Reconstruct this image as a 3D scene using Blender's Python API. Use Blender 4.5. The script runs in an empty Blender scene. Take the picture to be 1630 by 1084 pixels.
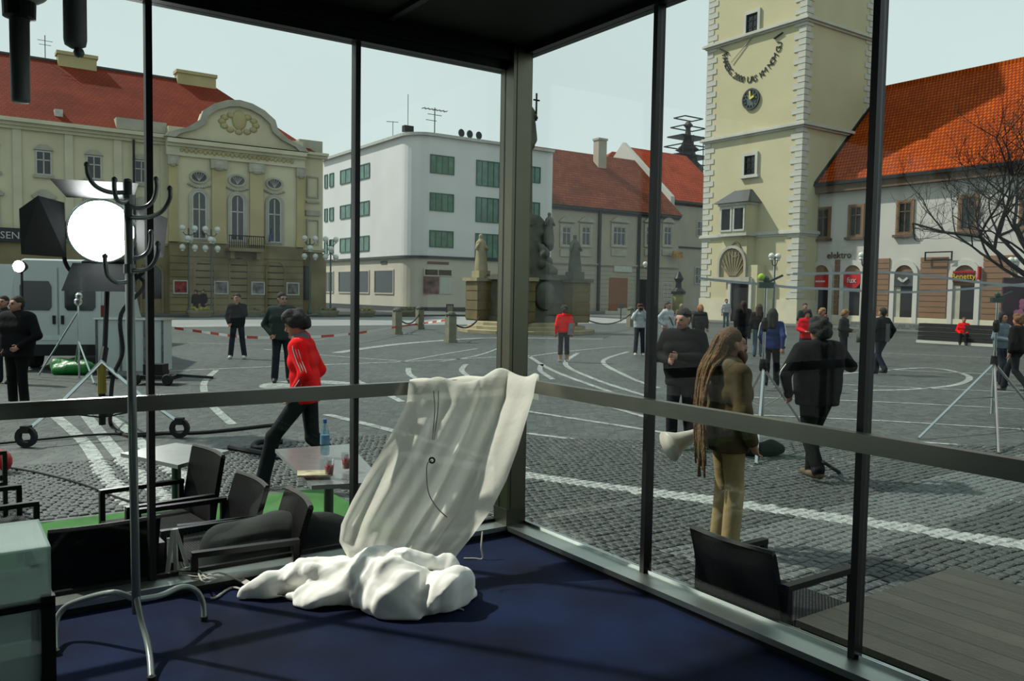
import bpy, bmesh, math, random
import numpy as np
from mathutils import Vector, Matrix
random.seed(7)
C = bpy.context.scene.collection
SC = bpy.context.scene
# ------------------------------------------------------------------ camera
FPX, HC = 1323.0, 2.0
pit, rho = 0.056875, 0.016726
_X = np.array([1., 0, 0]); FW = np.array([0, math.cos(pit), -math.sin(pit)]); _U = np.cross(_X, FW)
RT = math.cos(rho)*_X + math.sin(rho)*_U
UP = -math.sin(rho)*_X + math.cos(rho)*_U
CAM = np.array([0, 0, HC])
cd = bpy.data.cameras.new('camera'); cam = bpy.data.objects.new('camera', cd); C.objects.link(cam)
cd.sensor_width = 36.0; cd.lens = 36.0*FPX/1630.0; cd.clip_end = 600; cd.clip_start = 0.05
cam.matrix_world = Matrix(((RT[0], UP[0], -FW[0], 0), (RT[1], UP[1], -FW[1], 0), (RT[2], UP[2], -FW[2], HC), (0, 0, 0, 1)))
SC.camera = cam
def ray(px, py): return FW + (px-815)/FPX*RT + (542-py)/FPX*UP
def Z(px, py, z=0.0):                      # photograph point on a level plane
    d = ray(px, py); return Vector(CAM + d*(z-HC)/d[2])
def D(px, py, y):                          # photograph point at a depth
    d = ray(px, py); return Vector(CAM + d*(y/d[1]))
AL = math.radians(55.264)                  # the square and the pavilion share one grid: s along A, t along B
A = np.array([math.sin(AL), math.cos(AL), 0]); B = np.array([-A[1], A[0], 0])
TH = math.atan2(A[1], A[0])
def FR(s, t, z=0.0): return Vector((s*A[0]+t*B[0], s*A[1]+t*B[1], z))
def ST(p): p = np.array(p); return Vector((float(p@A), float(p@B), float(p[2])))
def onT(px, py, t):
    d = ray(px, py); return ST(CAM + d*((t-CAM@B)/(d@B)))
def onS(px, py, s):
    d = ray(px, py); return ST(CAM + d*((s-CAM@A)/(d@A)))
# ------------------------------------------------------------------ sky, sun, exposure
w = bpy.data.worlds.new('sky'); SC.world = w; w.use_nodes = True
nt = w.node_tree; bg = nt.nodes['Background']
tc = nt.nodes.new('ShaderNodeTexCoord'); sx = nt.nodes.new('ShaderNodeSeparateXYZ'); rp = nt.nodes.new('ShaderNodeValToRGB')
nz = nt.nodes.new('ShaderNodeTexNoise'); nz.inputs['Scale'].default_value = 2.2; nz.inputs['Detail'].default_value = 4
mx = nt.nodes.new('ShaderNodeMix'); mx.data_type = 'RGBA'; mx.blend_type = 'MULTIPLY'; mx.inputs[0].default_value = 0.22
nt.links.new(tc.outputs['Generated'], sx.inputs[0]); nt.links.new(sx.outputs['Z'], rp.inputs[0])
nt.links.new(tc.outputs['Generated'], nz.inputs['Vector'])
rp.color_ramp.elements[0].position = 0.0; rp.color_ramp.elements[0].color = (0.66, 0.76, 0.74, 1)
rp.color_ramp.elements[1].position = 0.7; rp.color_ramp.elements[1].color = (0.56, 0.69, 0.70, 1)
nt.links.new(rp.outputs[0], mx.inputs[6]); nt.links.new(nz.outputs['Fac'], mx.inputs[7]); nt.links.new(mx.outputs[2], bg.inputs[0])
bg.inputs[1].default_value = 1.22
sd = bpy.data.lights.new('sun', 'SUN'); sd.energy = 5.0; sd.angle = math.radians(1.5); sd.color = (1, 0.95, 0.86)
sun = bpy.data.objects.new('sun', sd); C.objects.link(sun)
_to = Vector((-0.94*math.cos(math.radians(48)), 0.34*math.cos(math.radians(48)), math.sin(math.radians(48))))
sun.rotation_euler = _to.to_track_quat('Z', 'Y').to_euler(); sun.location = (-20, 8, 40)
vs = SC.view_settings; vs.view_transform = 'Standard'; vs.look = 'None'; vs.exposure = 0.0; vs.gamma = 1.0; vs.use_curve_mapping = False
# ------------------------------------------------------------------ helpers
def lin(c):
    return tuple(((x/255)/12.92 if x/255 <= .04045 else ((x/255+.055)/1.055)**2.4) for x in c) + (1.0,)
MC = {}
ALB = .66                                  # reflectance of everyday surfaces relative to their colour swatch
def lina(c): q = lin(c); return tuple(v*ALB for v in q[:3])+(1.0,)
def M(name, col=(128, 128, 128), rough=.7, metal=0., nz=.15, ns=4., bump=0., bs=40., emit=0., spec=.4):
    if name in MC: return MC[name]
    m = bpy.data.materials.new(name); m.use_nodes = True; MC[name] = m
    n = m.node_tree.nodes; l = m.node_tree.links; b = n['Principled BSDF']
    c = lin(col) if metal > .5 or emit else lina(col); b.inputs['Roughness'].default_value = rough; b.inputs['Metallic'].default_value = metal
    b.inputs['Specular IOR Level'].default_value = spec
    t = n.new('ShaderNodeTexCoord'); x = n.new('ShaderNodeTexNoise'); x.inputs['Scale'].default_value = ns; x.inputs['Detail'].default_value = 5
    l.new(t.outputs['Object'], x.inputs['Vector'])
    r = n.new('ShaderNodeValToRGB'); r.color_ramp.elements[0].position = .3; r.color_ramp.elements[1].position = .7
    r.color_ramp.elements[0].color = tuple(v*(1-nz) for v in c[:3])+(1,); r.color_ramp.elements[1].color = tuple(min(1, v*(1+nz)) for v in c[:3])+(1,)
    l.new(x.outputs['Fac'], r.inputs[0]); l.new(r.outputs[0], b.inputs['Base Color'])
    if bump:
        y = n.new('ShaderNodeTexNoise'); y.inputs['Scale'].default_value = bs; y.inputs['Detail'].default_value = 3
        l.new(t.outputs['Object'], y.inputs['Vector']); u = n.new('ShaderNodeBump'); u.inputs['Strength'].default_value = bump; u.inputs['Distance'].default_value = .02
        l.new(y.outputs['Fac'], u.inputs['Height']); l.new(u.outputs[0], b.inputs['Normal'])
    if emit:
        b.inputs['Emission Color'].default_value = c; b.inputs['Emission Strength'].default_value = emit
    return m
def Mbrick(name, c1, c2, cm, sx, sy, mortar=.03, bump=.5, rough=.8, axes='XZ', offset=.5):
    """courses of stone, tile or weave: brick pattern over object coordinates"""
    m = bpy.data.materials.new(name); m.use_nodes = True; MC[name] = m
    n = m.node_tree.nodes; l = m.node_tree.links; b = n['Principled BSDF']; b.inputs['Roughness'].default_value = rough; b.inputs['Specular IOR Level'].default_value = .08
    t = n.new('ShaderNodeTexCoord'); s = n.new('ShaderNodeSeparateXYZ'); k = n.new('ShaderNodeCombineXYZ')
    l.new(t.outputs['Object'], s.inputs[0]); l.new(s.outputs[axes[0]], k.inputs[0]); l.new(s.outputs[axes[1]], k.inputs[1])
    br = n.new('ShaderNodeTexBrick'); br.offset = offset; br.inputs['Scale'].default_value = 1.0
    br.inputs['Brick Width'].default_value = sx; br.inputs['Row Height'].default_value = sy; br.inputs['Mortar Size'].default_value = mortar*sy
    br.inputs['Color1'].default_value = lina(c1); br.inputs['Color2'].default_value = lina(c2); br.inputs['Mortar'].default_value = lina(cm)
    l.new(k.outputs[0], br.inputs['Vector'])
    x = n.new('ShaderNodeTexNoise'); x.inputs['Scale'].default_value = .35; x.inputs['Detail'].default_value = 6; l.new(t.outputs['Object'], x.inputs['Vector'])
    mp = n.new('ShaderNodeMapRange'); mp.inputs[1].default_value = .3; mp.inputs[2].default_value = .7; mp.inputs[3].default_value = .78; mp.inputs[4].default_value = 1.15; l.new(x.outputs['Fac'], mp.inputs[0])
    mm = n.new('ShaderNodeMix'); mm.data_type = 'RGBA'; mm.blend_type = 'MULTIPLY'; mm.inputs[0].default_value = 1
    l.new(br.outputs['Color'], mm.inputs[6]); l.new(mp.outputs[0], mm.inputs[7]); l.new(mm.outputs[2], b.inputs['Base Color'])
    u = n.new('ShaderNodeBump'); u.inputs['Strength'].default_value = bump; u.inputs['Distance'].default_value = .03; u.invert = True
    l.new(br.outputs['Fac'], u.inputs['Height']); l.new(u.outputs[0], b.inputs['Normal'])
    return m
def Mglass(name, tint=(.86, .95, .92), fac=.05, rough=0.0):
    m = bpy.data.materials.new(name); m.use_nodes = True; MC[name] = m
    n = m.node_tree.nodes; l = m.node_tree.links; n.remove(n['Principled BSDF']); o = n['Material Output']
    t = n.new('ShaderNodeBsdfTransparent'); t.inputs[0].default_value = tint+(1,)
    g = n.new('ShaderNodeBsdfGlossy'); g.inputs['Roughness'].default_value = rough; f = n.new('ShaderNodeLayerWeight'); f.inputs[0].default_value = .25
    mr = n.new('ShaderNodeMapRange'); mr.inputs[3].default_value = fac; mr.inputs[4].default_value = .5
    pw = n.new('ShaderNodeMath'); pw.operation = 'POWER'; pw.inputs[1].default_value = 2.2
    l.new(f.outputs['Facing'], pw.inputs[0]); l.new(pw.outputs[0], mr.inputs[0])
    x = n.new('ShaderNodeMixShader'); l.new(mr.outputs[0], x.inputs[0]); l.new(t.outputs[0], x.inputs[1]); l.new(g.outputs[0], x.inputs[2]); l.new(x.outputs[0], o.inputs[0])
    return m
def Mmetal(name, col, rough=.3, streak=(1, 1, .02), amt=.05):
    m = M(name, col, rough, 1.0, .08, 3.)
    n = m.node_tree.nodes; l = m.node_tree.links; b = n['Principled BSDF']
    t = n.new('ShaderNodeTexCoord'); mp = n.new('ShaderNodeMapping'); mp.inputs['Scale'].default_value = streak
    x = n.new('ShaderNodeTexNoise'); x.inputs['Scale'].default_value = 180; x.inputs['Detail'].default_value = 2
    l.new(t.outputs['Object'], mp.inputs[0]); l.new(mp.outputs[0], x.inputs['Vector'])
    r = n.new('ShaderNodeMapRange'); r.inputs[3].default_value = rough-amt; r.inputs[4].default_value = rough+amt; l.new(x.outputs['Fac'], r.inputs[0]); l.new(r.outputs[0], b.inputs['Roughness'])
    return m
ORG = {}
def link(o, parent=None, org=None):
    C.objects.link(o)
    if parent is not None:
        o.parent = parent; ORG[o.name] = ORG.get(parent.name, (0, 0, 0))
    else: ORG[o.name] = org or (0, 0, 0)
    return o
def tag(o, label=None, cat=None, group=None, kind=None):
    if label: o['label'] = label
    if cat: o['category'] = cat
    if group: o['group'] = group
    if kind: o['kind'] = kind
    return o
def thing(name, label, cat, loc=(0, 0, 0), rz=0., group=None, kind=None):
    o = bpy.data.objects.new(name, None); link(o); o.location = loc; o.rotation_euler = (0, 0, rz); o.empty_display_size = .2
    return tag(o, label, cat, group, kind)
def fthing(name, label, cat, s, t, z=0., group=None, kind=None):      # a thing laid out on the square's grid
    o = thing(name, label, cat, FR(s, t, z), TH, group, kind); ORG[o.name] = (s, t, z); return o
def fT(t0): return lambda u, d, z: (u, t0-d, z)        # facade facing -t
def fS(s0): return lambda u, d, z: (s0-d, u, z)        # facade facing -s
ID = lambda x, y, z: (x, y, z)
class MB:
    def __init__(s): s.v = []; s.f = []; s.m = []; s.c = 0
    def add(s, V, F):
        o = len(s.v); s.v += [tuple(p) for p in V]; s.f += [tuple(i+o for i in q) for q in F]; s.m += [s.c]*len(F); return s
    def mat(s, i): s.c = i; return s
    def box(s, x0, x1, y0, y1, z0, z1, f=ID):
        return s.add([f(x, y, z) for x in (x0, x1) for y in (y0, y1) for z in (z0, z1)],
                     [(0, 1, 3, 2), (4, 6, 7, 5), (0, 4, 5, 1), (2, 3, 7, 6), (0, 2, 6, 4), (1, 5, 7, 3)])
    def obox(s, c, ax, ay, az):
        c, ax, ay, az = map(Vector, (c, ax, ay, az))
        return s.add([c+i*ax+j*ay+k*az for i in (-1, 1) for j in (-1, 1) for k in (-1, 1)],
                     [(0, 1, 3, 2), (4, 6, 7, 5), (0, 4, 5, 1), (2, 3, 7, 6), (0, 2, 6, 4), (1, 5, 7, 3)])
    def bar(s, p, q, w, h=None, up=(0, 0, 1)):          # square bar from p to q
        p, q = Vector(p), Vector(q); d = q-p; u = Vector(up)
        if abs(d.normalized().dot(u)) > .98: u = Vector((0, 1, 0))
        x = d.cross(u).normalized()*w/2; y = x.cross(d).normalized()*(h or w)/2
        return s.obox((p+q)/2, x, d/2, y)
    def tube(s, P, r, n=8, cap=True):
        P = [Vector(p) for p in P]; k = len(P); R = r if isinstance(r, (list, tuple)) else [r]*k
        V = []; pn = None
        for i in range(k):
            d = (P[min(i+1, k-1)]-P[max(i-1, 0)])
            d = d.normalized() if d.length > 1e-9 else Vector((0, 0, 1))
            if pn is None: pn = d.cross(Vector((0, 0, 1)) if abs(d.z) < .9 else Vector((1, 0, 0))).normalized()
            else:
                pn = pn-d*pn.dot(d); pn = pn.normalized() if pn.length > 1e-6 else d.orthogonal().normalized()
            bn = d.cross(pn)
            V += [P[i]+(pn*math.cos(2*math.pi*j/n)+bn*math.sin(2*math.pi*j/n))*R[i] for j in range(n)]
        F = [(i*n+j, i*n+(j+1) % n, (i+1)*n+(j+1) % n, (i+1)*n+j) for i in range(k-1) for j in range(n)]
        if cap: F += [tuple(range(n))[::-1], tuple(range((k-1)*n, k*n))]
        return s.add(V, F)
    def lathe(s, prof, c=(0, 0, 0), n=16, f=ID, cap=True):
        V = [f(c[0]+r*math.cos(2*math.pi*j/n), c[1]+r*math.sin(2*math.pi*j/n), c[2]+z) for r, z in prof for j in range(n)]; k = len(prof)
        F = [(i*n+j, i*n+(j+1) % n, (i+1)*n+(j+1) % n, (i+1)*n+j) for i in range(k-1) for j in range(n)]
        return s.add(V, F+([tuple(range(n))[::-1], tuple(range((k-1)*n, k*n))] if cap else [((k-1)*n+j, (k-1)*n+(j+1) % n, (j+1) % n, j) for j in range(n)]))
    def sph(s, c, r, n=12):
        r = r if isinstance(r, (tuple, list)) else (r, r, r); k = max(4, n//2)
        V = [(c[0]+r[0]*math.sin(math.pi*(i+.5)/k)*math.cos(2*math.pi*j/n), c[1]+r[1]*math.sin(math.pi*(i+.5)/k)*math.sin(2*math.pi*j/n), c[2]+r[2]*math.cos(math.pi*(i+.5)/k)) for i in range(k) for j in range(n)]
        V += [(c[0], c[1], c[2]+r[2]), (c[0], c[1], c[2]-r[2])]
        F = [(i*n+j, (i+1)*n+j, (i+1)*n+(j+1) % n, i*n+(j+1) % n) for i in range(k-1) for j in range(n)]
        F += [(k*n, j, (j+1) % n) for j in range(n)]+[(k*n+1, (k-1)*n+(j+1) % n, (k-1)*n+j) for j in range(n)]
        return s.add(V, F)
    def prism(s, pts, d0, d1, f):                        # outline (u,z) extruded along the facade normal from d0 to d1
        n = len(pts); V = [f(u, d0, z) for u, z in pts]+[f(u, d1, z) for u, z in pts]
        return s.add(V, [tuple(range(n)), tuple(range(n, 2*n))[::-1]]+[(i, (i+1) % n, n+(i+1) % n, n+i) for i in range(n)])
    def ring(s, outer, inner, d0, d1, f):                # frame between two outlines of equal count
        n = len(outer); V = [f(u, d, z) for P in (outer, inner) for d in (d0, d1) for u, z in P]; F = []
        for i in range(n):
            j = (i+1) % n; F += [(i, j, n+j, n+i), (2*n+i, 2*n+j, 3*n+j, 3*n+i), (n+i, n+j, 3*n+j, 3*n+i), (i, j, 2*n+j, 2*n+i)]
        return s.add(V, F)
    def grid(s, P):
        k = len(P); n = len(P[0]); return s.add([p for r in P for p in r], [(i*n+j, i*n+j+1, (i+1)*n+j+1, (i+1)*n+j) for i in range(k-1) for j in range(n-1)])
    def mesh(s, name, mats, smooth=False, org=(0, 0, 0), fix=True):
        me = bpy.data.meshes.new(name); me.from_pydata([(p[0]-org[0], p[1]-org[1], p[2]-org[2]) for p in s.v], [], s.f)
        for m in (mats if isinstance(mats, (list, tuple)) else [mats]): me.materials.append(m)
        if any(s.m): me.polygons.foreach_set('material_index', s.m)
        if fix:
            b = bmesh.new(); b.from_mesh(me); bmesh.ops.recalc_face_normals(b, faces=b.faces); b.to_mesh(me); b.free()
        if smooth: me.polygons.foreach_set('use_smooth', [True]*len(me.polygons))
        me.update(); return me
    def build(s, name, mats, parent=None, smooth=False, fix=True, kind=None, label=None, org=None):
        g = ORG.get(parent.name, (0, 0, 0)) if parent is not None else (org or (0, 0, 0))
        o = bpy.data.objects.new(name, s.mesh(name, mats, smooth, g, fix)); link(o, parent, org)
        if parent is None and org: o.location = FR(*org); o.rotation_euler = (0, 0, TH)
        return tag(o, label, kind=kind)
def inst(name, me, parent, loc, rz=0., sc=None):
    o = bpy.data.objects.new(name, me); link(o, parent); g = ORG[o.name]
    o.location = (loc[0]-g[0], loc[1]-g[1], loc[2]-g[2]); o.rotation_euler = (0, 0, rz)
    if sc: o.scale = sc
    return o
def copy_tree(o, parent=None):
    c = o.copy(); link(c, parent, ORG.get(o.name))
    for ch in list(o.children): copy_tree(ch, c)
    return c
def smooth_path(P, k=6):
    P = [Vector(p) for p in P]; out = []
    for i in range(len(P)-1):
        a, b, c, d = P[max(i-1, 0)], P[i], P[i+1], P[min(i+2, len(P)-1)]
        for j in range(k):
            t = j/k; out.append(.5*((2*b)+(c-a)*t+(2*a-5*b+4*c-d)*t*t+(3*b-a-3*c+d)*t**3))
    return out+[P[-1]]
def arch(u0, u1, z0, z1, n=10):                           # round-headed outline, z1 = crown
    r = (u1-u0)/2; zc = z1-abs(r)*1.0; c = (u0+u1)/2
    return [(u0, z0)]+[(c-r*math.cos(math.pi*i/n), zc+abs(r)*math.sin(math.pi*i/n)) for i in range(n+1)]+[(u1, z0)]
def text(body, name, parent, mat, f, u, d, z, h, depth=.02, mirror=1, rot=0, align='CENTER'):
    cu = bpy.data.curves.new('t', 'FONT'); cu.body = body; cu.size = h*1.35; cu.extrude = 0; cu.align_x = align; cu.resolution_u = 2
    to = bpy.data.objects.new('t', cu); C.objects.link(to); dg = bpy.context.evaluated_depsgraph_get()
    me = bpy.data.meshes.new_from_object(to.evaluated_get(dg)); C.objects.unlink(to); bpy.data.objects.remove(to)
    g = ORG[parent.name]; ca, sa = math.cos(rot), math.sin(rot)
    for v in me.vertices:
        x, y = v.co.x*ca-v.co.y*sa, v.co.x*sa+v.co.y*ca
        p = f(u+mirror*x, d, z+y); v.co = Vector(p)-Vector(g)
    me.materials.clear(); me.materials.append(mat)
    b = bmesh.new(); b.from_mesh(me); r = bmesh.ops.extrude_face_region(b, geom=list(b.faces)); dv = Vector(f(0, depth, 0))-Vector(f(0, 0, 0))
    bmesh.ops.translate(b, verts=[q for q in r['geom'] if isinstance(q, bmesh.types.BMVert)], vec=dv); bmesh.ops.recalc_face_normals(b, faces=b.faces); b.to_mesh(me); b.free()
    o = bpy.data.objects.new(name, me); link(o, parent); return o
# ------------------------------------------------------------------ shared materials
m_black = M('black_metal', (14, 15, 16), .45, 0, .1)
m_steel = Mmetal('brushed_steel', (104, 102, 88), .33, (1, 1, .02))
m_rail = Mmetal('rail_steel', (128, 128, 120), .3, (.02, .02, 1))
m_chrome = Mmetal('chrome', (190, 195, 195), .18, (1, 1, 1), .05)
m_glass = Mglass('pane_glass', (.955, .975, .968), .012)
m_thickglass = Mglass('cabinet_glass', (.93, .98, .965), .24, .15)
_n = m_thickglass.node_tree; _mx = _n.nodes.new('ShaderNodeMixShader'); _df = _n.nodes.new('ShaderNodeBsdfDiffuse'); _df.inputs[0].default_value = (.62, .74, .71, 1); _mx.inputs[0].default_value = .30  # pale diffuse share mixed in, standing in for sky reflected by the panes
_src = _n.nodes['Material Output'].inputs[0].links[0].from_socket; _n.links.new(_src, _mx.inputs[1]); _n.links.new(_df.outputs[0], _mx.inputs[2]); _n.links.new(_mx.outputs[0], _n.nodes['Material Output'].inputs[0])
m_darkpane = M('dark_window_glass', (30, 42, 42), .12, 0, .3, 1.5, spec=.6)
m_greenpane = M('green_window_glass', (92, 132, 118), .15, 0, .35, 1.2, spec=.6)
m_white = M('white_paint', (205, 206, 200), .5, 0, .06)
m_carpet = M('navy_carpet', (16, 30, 62), .8, 0, .6, 2.2, .4, 300, spec=.12)
m_ceil = M('dark_ceiling', (16, 16, 16), .7, 0, .1)
m_green = M('green_turf_carpet', (62, 125, 52), .95, 0, .25, 3, .5, 200)
# cobbled square: small setts over object coordinates, laid in rows with uneven tone
def m_cobble(name, c1, c2, sc=7.):
    m = bpy.data.materials.new(name); m.use_nodes = True; MC[name] = m
    n = m.node_tree.nodes; l = m.node_tree.links; b = n['Principled BSDF']; b.inputs['Roughness'].default_value = .62; b.inputs['Specular IOR Level'].default_value = .5
    t = n.new('ShaderNodeTexCoord'); v = n.new('ShaderNodeTexVoronoi'); v.inputs['Scale'].default_value = sc; v.inputs['Randomness'].default_value = .55
    v2 = n.new('ShaderNodeTexVoronoi'); v2.feature = 'DISTANCE_TO_EDGE'; v2.inputs['Scale'].default_value = sc; v2.inputs['Randomness'].default_value = .55
    x = n.new('ShaderNodeTexNoise'); x.inputs['Scale'].default_value = .25; x.inputs['Detail'].default_value = 7
    for q in (v, v2, x): l.new(t.outputs['Object'], q.inputs['Vector'])
    sp = n.new('ShaderNodeSeparateColor'); l.new(v.outputs['Color'], sp.inputs[0])
    ad = n.new('ShaderNodeMath'); ad.operation = 'MULTIPLY_ADD'; ad.inputs[1].default_value = .5; l.new(sp.outputs[0], ad.inputs[0]); l.new(x.outputs['Fac'], ad.inputs[2])
    r = n.new('ShaderNodeValToRGB'); r.color_ramp.elements[0].position = .45; r.color_ramp.elements[1].position = 1.05; r.color_ramp.elements[0].color = lina(c1); r.color_ramp.elements[1].color = lina(c2)
    l.new(ad.outputs[0], r.inputs[0])
    e = n.new('ShaderNodeMapRange'); e.inputs[1].default_value = .0; e.inputs[2].default_value = .09; e.inputs[3].default_value = .45; e.inputs[4].default_value = 1.; l.new(v2.outputs['Distance'], e.inputs[0])
    mm = n.new('ShaderNodeMix'); mm.data_type = 'RGBA'; mm.blend_type = 'MULTIPLY'; mm.inputs[0].default_value = 1; l.new(r.outputs[0], mm.inputs[6]); l.new(e.outputs[0], mm.inputs[7]); l.new(mm.outputs[2], b.inputs['Base Color'])
    u = n.new('ShaderNodeBump'); u.inputs['Strength'].default_value = .5; u.inputs['Distance'].default_value = .015; l.new(e.outputs[0], u.inputs['Height']); l.new(u.outputs[0], b.inputs['Normal'])
    return m
m_ground = m_cobble('grey_setts', (58, 65, 63), (85, 93, 89))
m_band = m_cobble('light_setts', (138, 146, 142), (176, 184, 178))
m_slab = m_cobble('pale_slabs', (92, 100, 98), (114, 122, 119), 3.)
m_stoneA = M('sett_grey', (63, 71, 68), .62, 0, .22, 9, .5, 60, spec=.5)
m_stoneB = M('sett_light', (166, 172, 167), .62, 0, .2, 9, .4, 60, spec=.5)
m_stoneC = M('sett_mid', (94, 102, 99), .62, 0, .2, 9, .4, 60, spec=.5)

# ------------------------------------------------------------------ the square
G = thing('ground', None, None, kind='structure')
g = MB(); P = [(-170, -30), (170, -30), (170, 300), (-170, 300)]
g.add([(x, y, 0) for x, y in P], [(0, 1, 2, 3)]); g.build('paving', m_ground, G)
BANDS = []
def band(pts, wd, mat=None, world=False, z=.006, keep=True):
    Q = smooth_path([p if world else Z(*p) for p in pts], 8) if len(pts) > 2 else [Vector(p) if world else Z(*p) for p in pts]
    r0, r1 = [], []
    for i, p in enumerate(Q):
        d = (Q[min(i+1, len(Q)-1)]-Q[max(i-1, 0)]); d.z = 0; d.normalize(); nn = Vector((-d.y, d.x, 0))*wd/2
        r0.append((p.x+nn.x, p.y+nn.y, z)); r1.append((p.x-nn.x, p.y-nn.y, z))
    MB().grid([r0, r1]).build('paving_band', mat or m_band, G)
    if keep: BANDS.append((Q, wd/2, 'B' if mat is None else 'C'))
def circle(px, py, r, wd=.22, a0=0, a1=360, dz=0):
    c = Z(px, py); n = 48
    band([(c.x+r*math.cos(math.radians(a0+(a1-a0)*i/n)), c.y+r*math.sin(math.radians(a0+(a1-a0)*i/n)), 0) for i in range(n+1)], wd, world=True, keep=False, z=.006+dz)
band([(640, 722), (838, 757), (1100, 793), (1350, 829), (1630, 868), (1800, 892), (2300, 962)], .30)
band([(1130, 905), (1300, 858), (1480, 800), (1700, 728)], .95, m_slab, z=.004)
band([(520, 660), (640, 690), (838, 748)], .16)
for pts, wd in [([(838, 655), (1000, 680), (1150, 704), (1400, 742)], .12), ([(838, 690), (960, 706), (1100, 728), (1300, 756), (1630, 800)], .12),
                ([(838, 620), (940, 640), (1040, 668)], .12), ([(1180, 690), (1400, 700), (1630, 716)], .10), ([(1180, 660), (1400, 670), (1630, 684)], .10),
                ([(1180, 632), (1400, 640), (1630, 652)], .10), ([(1200, 606), (1400, 615), (1630, 625)], .10), ([(1240, 580), (1400, 588), (1630, 598)], .12), ([(1240, 556), (1400, 562), (1630, 572)], .12),
                ([(60, 640), (130, 700), (170, 760), (230, 830)], .16), ([(120, 640), (168, 700), (228, 765), (296, 815)], .16), ([(178, 660), (240, 720), (312, 775)], .16),
                ([(240, 592), (430, 584), (640, 576), (800, 568)], .14), ([(535, 562), (600, 552), (680, 544), (790, 538), (960, 540)], .42), ([(420, 556), (520, 566), (640, 575)], .12),
                ([(345, 589), (325, 610), (333, 640), (370, 676)], .14), ([(300, 546), (420, 548), (520, 540)], .12), ([(565, 605), (600, 620), (640, 640)], .14),
                ([(840, 568), (900, 560), (990, 552), (1060, 556)], .12), ([(840, 566), (880, 590), (960, 620), (1045, 650)], .14), ([(1000, 560), (960, 575), (1000, 600), (1048, 618)], .14), ([(920, 562), (900, 580), (950, 605), (1040, 634)], .14),
                ([(1280, 600), (1380, 592), (1480, 586), (1540, 598), (1525, 612), (1450, 620), (1360, 622)], .16), ([(1300, 530), (1450, 538), (1630, 548)], .14),
                ([(650, 586), (652, 596), (668, 606)], .14), ([(742, 580), (735, 590), (750, 602)], .14), ([(862, 580), (860, 590), (880, 604)], .14), ([(640, 576), (700, 565), (760, 555)], .10), ([(700, 576), (760, 566), (800, 552)], .10)]:
    band(pts, wd, keep=wd > .155)
c = Z(492, 614); dk = MB(); dk.lathe([(1.0, 0), (1.0, .008)], (c.x, c.y, 0), 40); dk.build('paving_disc', m_band, G)
# the pale roadway before the theatre and the white block
rw = MB(); rw.box(-60, 60, 44, 58, .0, .01); rw.build('roadway', M('pale_asphalt', (150, 154, 152), .8, 0, .1, .4), fthing('road', None, None, 0, 0, kind='structure'))
pv = fthing('pavement', None, None, 0, 60, kind='structure'); [MB().box(*q).build('kerbed_slab', M('pavement_grey', (96, 99, 97), .8, 0, .12, 1.), pv) for q in ((-60, 40, 59.5, 64.5, 0, .14), (33, 90, 64.5, 72.5, 0, .14), (47, 56, -6, 62, 0, .14))]
# near setts: each its own stone; the nearest 300 as parts, the others joined
def dist_band(x, y):
    best = None
    for Q, hw, k in BANDS:
        if k == 'C' and best == 'B': continue
        for i in range(0, len(Q)-1):
            p, q = Q[i], Q[i+1]; dx, dy = q.x-p.x, q.y-p.y; L = dx*dx+dy*dy
            if L < 1e-9: continue
            t = ((x-p.x)*dx+(y-p.y)*dy)/L
            if -.02 <= t <= 1.02 and (x-p.x-t*dx)**2+(y-p.y-t*dy)**2 < hw*hw: best = k; break
        if best == 'B': break
    return best
def sett(mb, x, y, w, d, h, mi, rot=0.):
    ca, sa = math.cos(TH+rot), math.sin(TH+rot); b = .012; V = []
    for k, (e, zz) in enumerate(((0, -.005), (0, h-.007), (b, h))):
        for i, j in ((-1, -1), (1, -1), (1, 1), (-1, 1)):
            u, v = i*(w/2-e), j*(d/2-e); V.append((x+u*ca-v*sa, y+u*sa+v*ca, zz))
    mb.mat(mi).add(V, [(8, 9, 10, 11)]+[(4+i, 4+(i+1) % 4, 8+(i+1) % 4, 8+i) for i in range(4)]+[(i, (i+1) % 4, 4+(i+1) % 4, 4+i) for i in range(4)])
cob = []; rr = random.Random(3); S0, T0 = 3.55, 5.05
step = .088
for i in range(-80, 175):
    for j in range(-80, 120):
        s = i*step+(.5*step if j % 2 else 0)+rr.uniform(-.011, .011)+.03*math.sin(j*.23); t = j*step+rr.uniform(-.009, .009)+.03*math.sin(i*.19)
        if s < 3.5 and t < 5.0: continue
        p = FR(s, t); q = np.array([p.x, p.y, -HC]); zc = q@FW
        if zc < 3 or zc > 11.5: continue
        px = 815+FPX*(q@RT)/zc; py = 542-FPX*(q@UP)/zc
        if px < -60 or px > 1700 or py > 1120: continue
        if s < 3.3 and t < 8.0 and px < 700: continue
        cob.append((zc, p.x, p.y, dist_band(p.x, p.y), px, py))
cob.sort()
PROTO = {}
for k in range(9):
    mb = MB(); sett(mb, 0, 0, step-.006-rr.uniform(0, .012), step-.006-rr.uniform(0, .012), .013+.002*(k % 3), 0, 0); mb_k = mb
    PROTO[k] = {n: mb.mesh('sett', m) for n, m in ((None, m_stoneA), ('B', m_stoneB), ('C', m_stoneC))}
near = [c for c in cob if c[4] > 830 and c[4] < 1630 and c[5] < 1084][:300]; nset = set(near)
for c in near:
    o = inst('sett', PROTO[rr.randrange(9)][c[3]], G, (c[1], c[2], 0), rr.uniform(-.14, .14))
mb = MB()
for c in cob:
    if c in nset: continue
    sett(mb, c[1], c[2], step-.006-rr.uniform(0, .014), step-.006-rr.uniform(0, .014), .012+rr.uniform(0, .006), {None: 0, 'B': 1, 'C': 2}[c[3]], rr.uniform(-.14, .14))
mb.build('setts', [m_stoneA, m_stoneB, m_stoneC], G, fix=False, kind='stuff')

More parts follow.
